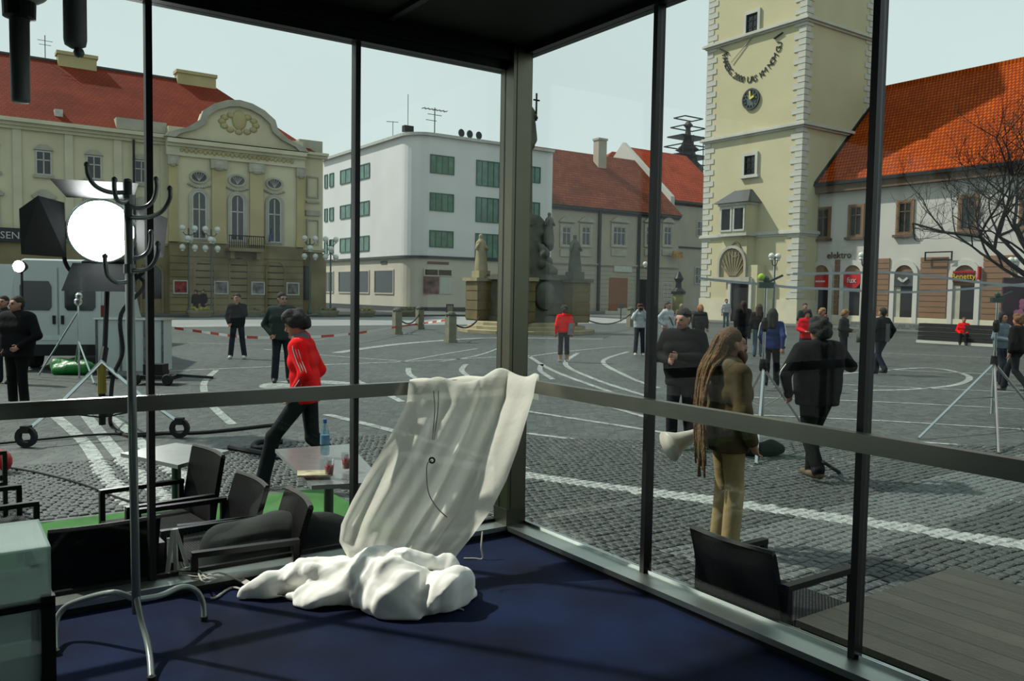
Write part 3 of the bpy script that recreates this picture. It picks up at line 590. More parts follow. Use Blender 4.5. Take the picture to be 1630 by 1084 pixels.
# ---- yellow town tower
c = ST(D(1277, 230, 60)); S_, T_ = c.x, c.y
tl = onS(1121, 300, S_).y; sr_ = onT(1388, 110, T_).x; HT = 30.
tw = fthing('clock_tower', 'pale yellow town tower with white quoins, clock and sundial', 'tower', S_, T_)
MB().box(S_, sr_, T_, tl, 0, HT).build('wall', m_tower, tw)
fs = fS(S_); ft = fT(T_); uS = lambda px, py: onS(px, py, S_); uTt = lambda px, py: onT(px, py, T_)
for py, dd in ((212, .35), (55, .35), (374, .22)):
    z = uS(1200, py).z
    b = MB()
    for h, d in ((.14, dd*.45), (.16, dd), (.08, dd*.7)):
        b.box(S_-d, sr_+d, T_-d, tl+d, z-.19, z-.19+h); z += h
    b.build('cornice', m_quoin, tw)
MB().box(S_-.12, sr_, T_-.12, tl+.12, 0, uS(1140, 475).z).build('plinth', m_cream2, tw)
bk = MB(); b_ = .05; bk.box(-.5, .5, -.5, .5, -.5, .5)
qa = bk.mesh('quoin', m_quoin); qh = .44; nq = int((HT-1.5)/qh)
for i in range(nq):
    z = 1.5+qh*(i+.5); L = 1.0 if i % 2 else .62
    inst('quoin', qa, tw, (S_+L/2*.8-.05, T_+L/2-.05, z), 0, (L*.8+.02, L, qh-.05))
    inst('quoin', qa, tw, (S_+.25-.05, tl-L/2+.05, z), 0, (.5, L, qh-.05))
    if z > 13: inst('quoin', qa, tw, (sr_-L/2+.05, T_+.2-.05, z), 0, (L, .4, qh-.05))
def twin(px0, px1, py0, py1):
    y0, y1 = uS(px0, py0).y, uS(px1, py0).y; xm = (px0+px1)/2; z1, z0 = uS(xm, py0).z, uS(xm, py1).z
    w_ = win(fs, tw, y1, y0, z0, z1, .12, cols=2, rows=3, frame=m_iron)
    MB().ring([(y1-.22, z0-.1), (y1-.22, z1+.25), (y0+.22, z1+.25), (y0+.22, z0-.1)], [(y1, z0), (y1, z1), (y0, z1), (y0, z0)], 0, .16, fs).box(y1-.35, y0+.35, 0, .25, z0-.25, z0-.08, fs).build('window_surround', m_quoin, w_)
twin(1190, 1208, 22, 53); twin(1187, 1204, 248, 278)
# clock
q = uS(1196.5, 158); R_ = (uS(1184, 158).y-uS(1209, 158).y)/2
ck = MB().prism([(q.y+R_*math.cos(a*math.pi/16), q.z+R_*1.02*math.sin(a*math.pi/16)) for a in range(32)], 0, .1, fs).build('clock_face', M('clock_green', (92, 108, 104), .5, 0, .2, 2), tw)
k = MB().ring([(q.y+R_*1.08*math.cos(a*math.pi/16), q.z+R_*1.08*math.sin(a*math.pi/16)) for a in range(32)], [(q.y+R_*.92*math.cos(a*math.pi/16), q.z+R_*.92*math.sin(a*math.pi/16)) for a in range(32)], .05, .16, fs); k.build('clock_rim', m_slate, ck)
k = MB()
for i in range(12): a = i*math.pi/6; k.bar(fs(q.y+R_*.62*math.cos(a), .12, q.z+R_*.62*math.sin(a)), fs(q.y+R_*.85*math.cos(a), .12, q.z+R_*.85*math.sin(a)), .12)
k.build('hour_marks', m_slate, ck)
MB().bar(fs(q.y, .16, q.z), fs(q.y+.05, .16, q.z+R_*.8), .14).bar(fs(q.y, .18, q.z), fs(q.y-R_*.5, .18, q.z+R_*.2), .16).build('clock_hands', M('gilt', (214, 200, 120), .3, .7), ck)
# sundial letters along a half circle
cen = uS(1199, 62); chars = 'FAAEBG.2000 UAS KM NOM GU'
pts = [(1150, 85), (1152, 96), (1156, 107), (1163, 117), (1172, 124), (1184, 128.5), (1196, 128), (1208, 124), (1220, 114), (1230, 102), (1237, 90), (1243, 78), (1246, 62)]
P = smooth_path([Vector((uS(x, y).y, uS(x, y).z, 0)) for x, y in pts], 6); L = [0]
for i in range(1, len(P)): L.append(L[-1]+(P[i]-P[i-1]).length)
sdl = MB().bar(fs(cen.y, .05, cen.z+.2), fs(uS(1165, 100).y, .12, uS(1165, 100).z), .05).build('sundial_gnomon', m_stucco, tw)
for i, ch in enumerate(chars):
    if ch == ' ': continue
    d = L[-1]*(i+.3)/len(chars); j = max(1, min(len(P)-1, next(q for q in range(len(L)) if L[q] >= d)))
    p = P[j-1].lerp(P[j], (d-L[j-1])/max(1e-6, L[j]-L[j-1])); t = P[j]-P[j-1]
    text(ch, 'sundial_letter', sdl, m_black, fs, p.x, .03, p.y-.15, .5, .03, mirror=-1, rot=math.atan2(t.y, -t.x))
for (xa, ya), (xb, yb) in (((1147, 78), (1160, 84)), ((1233, 62), (1247, 52))):
    MB().bar(fs(uS(xa, ya).y, .05, uS(xa, ya).z), fs(uS(xb, yb).y, .05, uS(xb, yb).z), .22, .06).build('sundial_flourish', m_black, sdl)
# oriel
y0, y1 = uS(1163, 340).y, uS(1206, 340).y; zt, zb = uS(1185, 329).z, uS(1185, 373).z; OD = 1.25
fo = fS(S_-OD)
orl = MB().box(S_-OD, S_+.1, y1, y0, zb, zt).build('oriel', m_tower, tw)
MB().box(S_-OD-.1, S_, y1-.1, y0+.1, zt, zt+.2).box(S_-OD-.1, S_, y1-.1, y0+.1, zb-.2, zb).build('oriel_band', m_framew, orl)
ym = (y0+y1)/2
MB().add([(S_-OD-.35, y1-.4, zt+.2), (S_-OD-.35, y0+.4, zt+.2), (S_, y0+.4, zt+.2), (S_, y1-.4, zt+.2), (S_-.25, ym-.75, zt+1.25), (S_-.25, ym+.75, zt+1.25), (S_, ym-.75, zt+1.25), (S_, ym+.75, zt+1.25)], [(0, 1, 5, 4), (1, 2, 7, 5), (0, 4, 6, 3), (4, 5, 7, 6), (0, 3, 2, 1), (2, 3, 6, 7)]).build('oriel_roof', m_slate, orl)
for a, b in ((y1+.12, ym-.06), (ym+.06, y0-.12)): win(fo, orl, a, b, zb+.15, zt-.1, .14, cols=1, rows=1)
MB().box(S_-OD*.75, S_+.05, y1+.15, y0-.1, 4.4, zb-.2).build('oriel_base', m_tower, orl)
fo2 = fS(S_-OD*.75); q = uS(1185, 391); zc = q.z-.35; em = [(q.y+.46*math.cos(a*math.pi/10), zc+.52*math.sin(a*math.pi/10)) for a in range(20)]
MB().prism(em, 0, .1, fo2).ring([(u*1.12-q.y*.12, z*1.12-zc*.12) for u, z in em], em, 0, .16, fo2).build('coat_of_arms', m_grime, orl)
# shell niche and door below the oriel
n0, n1 = uS(1160, 410).y, uS(1202, 410).y; zn, zx = 3.5, 5.7
ni = MB().prism(arch(n1+.1, n0-.1, zn, zx), -.02, .03, fo2).build('shell_niche', m_ochre, orl)
k = MB(); cx_ = (n0+n1)/2
for i in range(9): a = math.pi*(i+.5)/9; k.bar(fo2(cx_+.3*math.cos(a), .05, zn+.1), fo2(cx_+(n0-n1)*.42*math.cos(a), .12, zn+.7+1.3*math.sin(a)), .1)
k.build('shell_rib', m_grime, ni)
MB().ring(arch(n1-.1, n0+.1, zn, zx+.2), arch(n1+.1, n0-.1, zn, zx), 0, .25, fo2).box(n1-.5, n0+.5, 0, .3, 3.15, zn, fo2).build('niche_surround', m_stucco, ni)
d0, d1 = uS(1178, 470).y, uS(1207, 470).y
dr = MB().box(d1, d0, 0, .06, .1, 3.2, fo2).build('door_opening', m_doordark, tw); MB().ring([(d1-.25, .1), (d1-.25, 3.4), (d0+.25, 3.4), (d0+.25, .1)], [(d1, .1), (d1, 3.2), (d0, 3.2), (d0, .1)], 0, .2, fo2).build('door_surround', m_quoin, dr)
MB().box(S_-OD*.75, S_, d1-.6, d0+.6, 0, 4.4).build('porch', m_tower, tw)

# ---- right-hand building with orange roof and shops
SB = S_+2.2; f = fS(SB); uB = lambda px, py: onS(px, py, SB)
rb = fthing('shop_building', 'white shop building with orange tiled roof and brown ground floor', 'building', SB, 28)
t0, t1 = T_-.02, 2.0; EB = uB(1500, 276).z
MB().box(SB, SB+16, t1, t0, 0, EB).build('wall', m_rbw, rb)
MB().box(SB-.55, SB, t1, t0, EB-.55, EB+.05).build('eaves_board', m_eave, rb); MB().box(SB-.75, SB-.5, t1, t0+.0, EB-.05, EB+.16).build('gutter', m_gutter, rb)
sr2 = SB+7.6; zr2 = onS(1500, 122, sr2).z
MB().add([(SB-.65, t0, EB+.1), (SB-.65, t1, EB+.1), (sr2, t1, zr2), (sr2, t0, zr2), (SB+16, t0, EB), (SB+16, t1, EB)], [(0, 1, 2, 3), (3, 2, 5, 4), (0, 3, 4), (1, 5, 2)]).build('roof', m_roofC, rb)
MB().bar((SB-.65, t0-.06, EB+.2), (sr2, t0-.06, zr2+.1), .16).build('verge_flashing', m_gutter, rb)
k = MB().bar((sr2, t0, zr2+.02), (sr2, t1, zr2+.02), .3).build('ridge', m_roofC, rb)
for px in (1311, 1363, 1441, 1541, 1640):
    y = uB(px, 350).y; z0, z1 = uB(1440, 371).z, uB(1440, 322).z
    w_ = win(f, rb, y-.46, y+.46, z0, z1, .09, cols=2, rows=2, frame=m_eave, trans=.7); MB().ring([(y-.62, z0-.1), (y-.62, z1+.14), (y+.62, z1+.14), (y+.62, z0-.1)], [(y-.47, z0), (y-.47, z1), (y+.47, z1), (y+.47, z0)], 0, .1, f).build('window_surround', m_brown, w_)
    MB().box(y-.75, y+.75, 0, .25, z0-.28, z0-.1, f).build('window_sill', m_eave, w_)
zt = uB(1440, 410).z; zpl = uB(1440, 505).z
MB().box(t1, t0, 0, .1, 0, max(.5, zpl), f).build('plinth', m_cream2, rb)
doors = [(1308, 12.5), (1358, 13.5), (1440, 15), (1536, 17.5), (1650, 20)]; dy = []
for px, hw in doors:
    y = uB(px, 450).y; h_ = abs(uB(px-hw, 450).y-uB(px+hw, 450).y)/2; dy.append((y, h_))
    tp = uB(px, 422).z if px < 1600 else uB(1536, 415).z
    sr0 = MB().ring(arch(y-h_-.3, y+h_+.3, .1, tp+.35), arch(y-h_, y+h_, .1, tp), 0, .16, f).build('arch_surround', m_rbw, rb)
    MB().prism(arch(y-h_, y+h_, .1, tp), 0, .02, f).build('doorway', m_brown, sr0)
    MB().box(y-h_, y+h_*.35, .02, .05, .3, tp-h_*1.9, f).build('door_leaf', m_doordark, sr0)
    MB().box(y+h_*.35, y+h_, .02, .05, .3, tp-h_*1.9, f).build('reveal', m_stucco, sr0)
# rusticated brown courses between the arches
edges = [(dy[i][0]-dy[i][1]-.42, dy[i+1][0]+dy[i+1][1]+.42) for i in range(4)]+[(dy[4][0]-dy[4][1]-.42, t1)]
ch = (zt-max(.5, zpl))/11
for (ya, yb) in edges:
    for i in range(11):
        z = max(.5, zpl)+ch*i; MB().box(min(ya, yb), max(ya, yb), 0, .09, z+.025, z+ch-.025, f).build('brown_course', m_brown, rb)
m_red = M('sign_red', (196, 22, 30), .4); m_yel = M('sign_yellow', (225, 200, 40), .4)
y, h_ = dy[0]; z = uB(1308, 448).z; s1_ = MB().box(y-h_, y+h_, .06, .18, z-.45, z+.42, f).build('shop_sign', m_red, rb); MB().box(y-h_*.6, y+h_*.6, .18, .2, z-.06, z+.06, f).build('sign_line', m_white, s1_)
y, h_ = dy[1]; z = uB(1358, 447).z; s2_ = MB().prism([(y-h_, z+.45), (y-h_, z-.2), (y-h_*.5, z-.5), (y+h_*.5, z-.5), (y+h_, z-.2), (y+h_, z+.45)], .06, .18, f).build('shop_sign', m_red, rb); text('fux', 'lettering', s2_, m_white, f, y, .2, z-.14, .42, .03, mirror=-1)
y, h_ = dy[2]; z = uB(1440, 446).z; s3_ = MB().box(y-h_, y+h_, .06, .16, z-.4, z+.55, f).build('shop_sign', m_slate, rb); MB().bar(f(y+h_*.5, .2, z+.15), f(y, .2, z-.1), .14).bar(f(y, .2, z-.1), f(y-h_*.5, .2, z+.15), .14).build('sign_mark', m_framew, s3_)
y, h_ = dy[3]; z = uB(1536, 440).z; s4_ = MB().box(y-h_, y+h_, .06, .2, z-.35, z+.35, f).build('shop_sign', M('sign_dark_red', (92, 14, 20), .4), rb); text('Benetty', 'lettering', s4_, m_yel, f, y, .22, z-.16, .36, .03, mirror=-1); MB().box(y-h_, y+h_, .2, .22, z+.24, z+.32, f).build('sign_line', m_red, s4_)
q = uB(1555, 435); MB().box(q.y-.3, q.y-.2, .05, .35, q.z-.4, q.z+.4, f).build('projecting_sign', m_red, rb)
q = uB(1336, 411); text('elektro', 'wall_lettering', rb, m_eave, f, q.y, .02, q.z, .5, .06, mirror=-1)
y = uB(1294.5, 400).y-.1; MB().box(y-.12, y+.12, .03, .28, .1, EB-.4, f).build('downpipe', m_gutter, rb)
q = uB(1498, 408); MB().ring([(q.y-.9, q.z-.3), (q.y-.9, q.z+.3), (q.y+.9, q.z+.3), (q.y+.9, q.z-.3)], [(q.y-.82, q.z-.22), (q.y-.82, q.z+.22), (q.y+.82, q.z+.22), (q.y+.82, q.z-.22)], .3, .36, f).build('sign_bracket', m_iron, rb)
# terrace, steps and long dark bench before the shops
tb = fthing('shop_terrace', None, None, SB-2, 25, kind='structure')
MB().box(SB-2.6, SB, 10, t0-4, 0, .45).box(SB-3.1, SB, 10, t0-4.2, 0, .25).build('step_block', m_slab, tb)
a_, b__ = Z(1458, 545), Z(1600, 552); sa, sb = ST(a_), ST(b__)
bn = fthing('dark_bench', 'long dark slatted bench before the shops', 'bench', sa.x, sa.y)
MB().box(sa.x, sa.x+.9, sb.y-6, sa.y, .0, .12).build('kerb', m_quoin, bn)
for k in range(4): MB().box(sa.x+.12+.02*k, sa.x+.7, sb.y-6, sa.y, .14+.2*k, .14+.2*k+.17).build('slat', m_doordark, bn)

# ------------------------------------------------------------------ generic implicit surfaces (figures, statues, cloth heaps)
def nets(d, o, h):
    nx, ny, nz_ = d.shape; s = d < 0; cor = [(i, j, k) for i in (0, 1) for j in (0, 1) for k in (0, 1)]
    sl = lambda c, A_: A_[c[0]:nx-1+c[0], c[1]:ny-1+c[1], c[2]:nz_-1+c[2]]
    cnt = sum(sl(c, s).astype(np.int8) for c in cor); act = (cnt > 0) & (cnt < 8)
    idx = -np.ones(act.shape, np.int64); ii = np.argwhere(act); idx[act] = np.arange(len(ii))
    vals = {c: sl(c, d)[act] for c in cor}; acc = np.zeros((len(ii), 3)); n = np.zeros(len(ii))
    for c in cor:
        for ax in range(3):
            if c[ax] == 0:
                e = list(c); e[ax] = 1; e = tuple(e); a_, b_ = vals[c], vals[e]; cr = (a_ < 0) != (b_ < 0)
                t = np.where(cr, a_/np.where(cr, a_-b_, 1), 0); p = np.repeat(np.array([c], float), len(ii), 0); p[:, ax] += t
                acc += p*cr[:, None]; n += cr
    V = np.array(o)+h*(ii+acc/np.maximum(n, 1)[:, None]); F = []
    for ax in range(3):
        s0_ = [slice(1, -1)]*3; s1_ = [slice(1, -1)]*3; s0_[ax] = slice(0, -1); s1_[ax] = slice(1, None)
        a_, b_ = s[tuple(s0_)], s[tuple(s1_)]; e = np.argwhere(a_ != b_)
        if not len(e): continue
        fl = a_[a_ != b_]; off = np.ones(3, int); off[ax] = 0; e = e+off; u, v = [q for q in range(3) if q != ax]
        du = np.zeros(3, int); du[u] = 1; dv = np.zeros(3, int); dv[v] = 1
        g_ = lambda q: idx[q[:, 0], q[:, 1], q[:, 2]]
        Q = np.stack([g_(e-du-dv), g_(e-dv), g_(e), g_(e-du)], 1)
        if ax == 1: fl = ~fl
        Q[~fl] = Q[~fl][:, ::-1]; F.append(Q)
    return V, np.concatenate(F) if F else np.zeros((0, 4), int)
def sdf_mesh(prims, h, k=.03, cuts=(), smooth=2, noise=None):
    """prims: (p, q, r1, r2, label[, yscale]); smooth union, surface, nearest-label per vertex"""
    pr = [(np.array(p, float), np.array(q, float), r1, r2, lb) for p, q, r1, r2, lb in prims]
    lo = np.min([np.minimum(p, q)-max(r1, r2) for p, q, r1, r2, _ in pr], 0)-3*h; hi = np.max([np.maximum(p, q)+max(r1, r2) for p, q, r1, r2, _ in pr], 0)+3*h
    n = np.ceil((hi-lo)/h).astype(int)+1; big = .2
    d = np.full(n, big); X = [lo[i]+h*np.arange(n[i]) for i in range(3)]
    for p, q, r1, r2, lb in pr:
        m = max(r1, r2)+k+2.5*h; a0 = np.maximum(0, ((np.minimum(p, q)-m-lo)/h).astype(int)); a1 = np.minimum(n, ((np.maximum(p, q)+m-lo)/h).astype(int)+2)
        sl = tuple(slice(a0[i], a1[i]) for i in range(3)); x = X[0][sl[0]][:, None, None]; y = X[1][sl[1]][None, :, None]; z = X[2][sl[2]][None, None, :]
        v = q-p; L = v@v
        t = np.clip(((x-p[0])*v[0]+(y-p[1])*v[1]+(z-p[2])*v[2])/L, 0, 1) if L > 1e-12 else 0*(x+y+z)
        e = np.sqrt((x-p[0]-t*v[0])**2+(y-p[1]-t*v[1])**2+(z-p[2]-t*v[2])**2)-(r1+t*(r2-r1))
        o_ = d[sl]; hh = np.maximum(k-np.abs(o_-e), 0)/k; d[sl] = np.minimum(o_, e)-hh*hh*k*.25
    if noise is not None:
        G3 = np.meshgrid(*X, indexing='ij'); d = d+noise(*G3)
    for c_ in cuts: G3 = np.meshgrid(*X, indexing='ij'); d = np.maximum(d, c_(*G3))
    d[0] = d[-1] = big; d[:, 0] = d[:, -1] = big; d[:, :, 0] = d[:, :, -1] = big
    V, F = nets(d, lo, h)
    if smooth and len(V):
        E = np.concatenate([F[:, [0, 1]], F[:, [1, 2]], F[:, [2, 3]], F[:, [3, 0]]])
        for _ in range(smooth):
            acc = np.zeros_like(V); cn = np.zeros(len(V)); np.add.at(acc, E[:, 0], V[E[:, 1]]); np.add.at(acc, E[:, 1], V[E[:, 0]]); np.add.at(cn, E[:, 0], 1); np.add.at(cn, E[:, 1], 1)
            V = .5*V+.5*acc/np.maximum(cn, 1)[:, None]
    best = np.full(len(V), 1e9); lab = np.zeros(len(V), int)
    for p, q, r1, r2, lb in pr:
        v = q-p; L = max(v@v, 1e-12); t = np.clip(((V-p)@v)/L, 0, 1); e = np.linalg.norm(V-p-t[:, None]*v, axis=1)-(r1+t*(r2-r1)); u = e < best; best[u] = e[u]; lab[u] = lb
    return V, F, lab
def mesh_np(name, V, F, mats, fl=None, extra=None):
    vv = V.tolist(); ff = F.tolist(); mi = list(fl) if fl is not None else [0]*len(ff)
    if extra:
        o_ = len(vv); vv += [tuple(p) for p in extra.v]; ff += [[i+o_ for i in q] for q in extra.f]; mi += extra.m
    me = bpy.data.meshes.new(name); me.from_pydata(vv, [], ff)
    for m in mats: me.materials.append(m)
    me.polygons.foreach_set('material_index', mi); me.polygons.foreach_set('use_smooth', [True]*len(ff)); me.update(); return me
# ------------------------------------------------------------------ plague column with statues
m_sand = M('sandstone', (168, 158, 124), .85, 0, .2, 1.5, .3, 12)
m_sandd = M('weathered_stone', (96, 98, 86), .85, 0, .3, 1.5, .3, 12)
m_block = M('ochre_block', (118, 104, 66), .85, 0, .25, 1.2, .3, 8)
mc = Z(838, 528); mon = thing('trinity_column', 'sandstone plague column with statues on a stepped pedestal', 'monument', (mc.x, mc.y, 0), TH)
def fig(lab=0, h=1.9, seed=0):
    r = random.Random(seed); s = h/1.9; t = r.uniform(-.06, .06)
    p = [((0, 0, .05), (t*.5, 0, .9), .30, .22), ((t*.5, 0, .9), (t, 0, 1.42), .21, .2), ((t-.16, 0, 1.42), (t+.16, 0, 1.42), .1, .1), ((t, 0, 1.5), (t*1.2, .0, 1.75), .07, .12),
         ((t+.2, 0, 1.4), (t+.32, -.1, 1.1), .09, .07), ((t+.32, -.1, 1.1), (t+.12, -.28, 1.2), .07, .06), ((t-.2, 0, 1.4), (t-.3, -.05, 1.1), .09, .07), ((t-.3, -.05, 1.1), (t-.2, -.25, 1.45), .06, .05),
         ((-.15, .1, .1), (-.1, .1, 1.2), .16, .12), ((.2, -.08, .1), (.12, -.1, .95), .13, .08), ((-.05, -.2, .1), (.02, -.15, .9), .1, .06)]
    V, F, lb = sdf_mesh([(tuple(s*x for x in a), tuple(s*x for x in b), c*s, d*s, 0) for a, b, c, d in p], .05*s, .05, smooth=1); return V, F
def put_fig(name, parent, loc, h, seed, mat):
    V, F = fig(0, h, seed); o = bpy.data.objects.new(name, mesh_np(name, V, F, [mat])); link(o, parent); o.location = loc; return o
for k, (r, z) in enumerate(((3.6, .18), (3.1, .36), (2.7, .54))):
    MB().lathe([(r, z-.18), (r, z-.03), (r-.03, z)], n=12).build('step', m_sand, mon)
MB().box(-1.5, 1.5, -1.5, 1.5, .54, 2.7).build('pedestal', m_sandd, mon)
MB().box(-1.75, 1.75, -1.75, 1.75, 2.7, 2.85).box(-1.62, 1.62, -1.62, 1.62, 2.85, 2.97).box(-1.62, 1.62, -1.62, 1.62, .54, .8).build('pedestal_moulding', m_sandd, mon)
MB().lathe([(.0, 0), (.72, .0), (.85, .1), (.72, .2)], (0, 0, 0), 20, lambda x, y, z: (x*.8, -1.5-z, 1.9+y*.9)).build('carved_medallion', m_sandd, mon, True)
dirs = [(-1, -1), (1, -1), (1, 1), (-1, 1)]
for i, (x, y) in enumerate(dirs):
    px, py = x*1.75, y*1.75
    pr_ = MB().box(px-.55, px+.55, py-.55, py+.55, .54, 2.6).build('corner_pier', m_block, mon)
    for k in range(4): MB().box(px-.58, px+.58, py-.58, py+.58, .62+k*.5, .62+k*.5+.45).build('pier_stone', m_block, pr_)
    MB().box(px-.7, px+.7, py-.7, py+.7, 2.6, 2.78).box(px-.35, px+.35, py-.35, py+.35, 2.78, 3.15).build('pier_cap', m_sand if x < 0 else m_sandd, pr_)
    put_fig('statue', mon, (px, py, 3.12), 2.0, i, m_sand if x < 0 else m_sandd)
rk = random.Random(4); pr = []
for i in range(34):
    a = rk.uniform(0, 6.28); z = rk.uniform(2.9, 5.7); r = (1.7-(z-2.9)*.38)*rk.uniform(.5, 1); pr.append(((r*math.cos(a), r*math.sin(a), z), (r*math.cos(a)*.8, r*math.sin(a)*.8, z+.35), rk.uniform(.2, .36), .18, 0))
pr.append(((0, 0, 2.8), (0, 0, 5.6), 1.1, .6, 0))
V, F, _ = sdf_mesh(pr, .09, .1, smooth=1); o = bpy.data.objects.new('cloud_rock', mesh_np('cloud_rock', V, F, [m_sandd])); link(o, mon)
put_fig('statue', mon, (-.95, -.75, 3.3), 1.7, 11, m_sand); put_fig('statue', mon, (.6, -1.0, 4.6), 1.6, 12, m_sandd)
MB().lathe([(.7, 5.4), (.75, 5.6), (.5, 5.75), (.36, 6.0), (.30, 9.4), (.42, 9.55), (.45, 9.8), (.34, 9.9)], (-.12, .1, 0), n=14).build('column_shaft', m_sandd, mon, True)
put_fig('statue', mon, (.06, 0.05, 9.85), 2.1, 14, m_sandd)
MB().bar((.27, -.15, 10.9), (.27, -.15, 12.3), .07).bar((.08, -.15, 11.95), (.46, -.15, 11.95), .07).build('cross', m_iron, mon)
# bollards with chains
m_boll = M('bollard_stone', (138, 136, 116), .85, 0, .15, 4)
BP = [(717, 545, 'beside the monument steps'), (632, 532, 'farthest left with the barrier tape'), (668, 524, 'behind the tape in the row left of the monument'), (1003, 520, 'right of the monument by the red jacket')]
bpos = []
for i, (px, py, wh) in enumerate(BP):
    p = Z(px, py); bpos.append(p); o = thing('stone_bollard', 'square stone bollard '+wh, 'bollard', p, TH, 'bollards round the monument')
    MB().box(-.17, .17, -.17, .17, 0, 1.05).box(-.2, .2, -.2, .2, 0, .12).build('shaft', m_boll, o); MB().lathe([(.2, 1.05), (.22, 1.12), (.16, 1.2), (.06, 1.24)], n=10).build('cap', m_sandd, o)
def chain(name, label, p, q, z, sag, n=22):
    P = [Vector((p.x+(q.x-p.x)*i/n, p.y+(q.y-p.y)*i/n, z-sag*4*(i/n)*(1-i/n))) for i in range(n+1)]
    o = MB().tube(P, .035, 6).build(name, m_iron); tag(o, label, 'chain', 'chains between the bollards')
chain('bollard_chain', 'sagging chain between the two bollards at the barrier tape', bpos[1], bpos[2], .85, .45)
chain('bollard_chain', 'sagging chain from the bollard to the monument steps', bpos[0], Z(760, 540)+Vector((0, 2, 0)), .9, .4)
chain('bollard_chain', 'chain running from right bollard towards the monument', bpos[3], Z(940, 540)+Vector((0, 1, 0)), .8, .35)
# planters with flowers
m_plant = M('planter_concrete', (132, 128, 108), .85, 0, .15, 3)
for i, (px, py, wh) in enumerate(((319, 506, 'with yellow flowers before the theatre door'), (398, 505, 'behind the dark man on the phone'), (522, 505, 'right end of the theatre front'), (581, 505, 'before the white block shop windows'), (648, 504, 'behind the stone bollards'))):
    p = Z(px, py); o = thing('flower_planter', 'low concrete flower planter '+wh, 'planter', p, TH, 'planters along the roadway')
    MB().lathe([(.55, 0), (.75, .35), (.78, .5), (.68, .5)], n=10, f=lambda x, y, z: (x*1.15, y*.8, z)).build('tub', m_plant, o)
    k = MB(); r = random.Random(i)
    for j in range(26): k.sph((r.uniform(-.65, .65), r.uniform(-.4, .4), .5+r.uniform(0, .16)), .1, 5)
    k.build('flowers', M('flowers_yellow', (150, 140, 50), .8, 0, .5, 6) if i in (0, 3) else M('flowers_dull', (110, 104, 64), .8, 0, .5, 6), o)
# globe lamps
m_globe = M('opal_globe', (226, 230, 222), .3, 0, .03); m_post = M('lamp_post', (86, 98, 88), .5, .4)
def lamp(px, py, H_, wh, globes, r=.2, post=m_post):
    p = Z(px, py); o = thing('street_lamp', wh, 'street lamp', p, TH, 'globe street lamps'); MB().lathe([(.2, 0), (.2, .3), (.1, .6), (.07, 1.0), (.06, H_)], n=8).build('post', post, o, True)
    for dx, dy, dz in globes:
        a_ = MB().tube([(0, 0, H_-.5+dz*.4), (dx*.6, dy*.6, H_-.45+dz*.6), (dx, dy, H_+dz-r)], .03, 5).build('arm', post, o); MB().sph((dx, dy, H_+dz), r, 12).lathe([(.1, H_+dz-r-.06), (.12, H_+dz-r+.05)], (dx, dy, 0), 8).build('globe', m_globe, a_, True)
six = [(-.42, 0, 0), (.42, 0, 0), (-.14, -.35, -.75), (.2, .35, -.75), (-.42, 0, -1.35), (.42, 0, -1.35)]
for px, wh in ((301, 'six-globe street lamp left of the theatre balcony'), (337, 'six-globe street lamp before the theatre balcony'), (493, 'six-globe street lamp at the theatre right corner'), (526, 'six-globe street lamp before the white corner block')):
    lamp(px, 503, 6.2 if px < 400 else 5.9, wh, six, .22)
two = [(-.3, 0, 0), (.3, 0, 0)]
lamp(1031, 507, 4.7, 'two-globe street lamp before the pinkish townhouse', [(-.45, 0, 0), (.45, 0, 0)], .22)
lamp(1229, 533, 4.2, 'two-globe street lamp before the yellow tower', [(-.26, 0, 0), (.26, 0, 0)], .17, m_post)
lamp(1370, 545, 4.0, 'two-globe street lamp before the red shop signs', [(-.2, 0, 0), (.2, 0, 0)], .15)
lamp(1606, 545, 4.0, 'two-globe street lamp at the right beneath the tree', [(-.22, 0, 0), (.22, 0, 0)], .16, m_post)
# small street furniture
p = Z(716, 503); o = thing('sandwich_board', 'small dark framed sandwich board by the monument', 'sign', p, TH); MB().ring([(-.35, 0), (-.35, 1), (.35, 1), (.35, 0)], [(-.27, .1), (-.27, .9), (.27, .9), (.27, .1)], -.03, .03, fT(0)).build('frame', M('maroon', (70, 26, 26), .5), o); MB().box(-.27, .27, -.01, .01, .1, .9).build('board', m_plant, o)
p = Z(1079, 500); o = thing('advertising_column', 'yellow advertising column with dark cap beside tower', 'kiosk', p); MB().lathe([(.62, 0), (.62, 2.2)], n=14).build('drum', M('posters_yellow', (150, 148, 84), .6, 0, .4, 1.), o); MB().lathe([(.8, 2.2), (.8, 2.5), (.35, 2.9), (.3, 3.5), (.55, 3.9), (.1, 4.7)], n=12).build('cap', m_iron, o)
p = Z(988, 512); o = thing('sign_post', 'short dark sign post right of the monument', 'post', p); MB().tube([(0, 0, 0), (0, 0, 1.0)], .04, 6).build('pole', m_iron, o); MB().box(-.2, .2, -.02, .02, 1.0, 1.35).build('plate', m_slate, o)
for px0, wd in ((1000, 3.2),):
    p = Z(px0, 503); o = tag(MB().box(p.x-2.2, p.x+2.2, p.y-.3, p.y+.3, 0, .45).box(p.x-1.0, p.x-.2, p.y-.35, p.y+.35, 0, .75).build('stone_bench', m_quoin), 'pale stone bench before the wooden gate', 'bench')
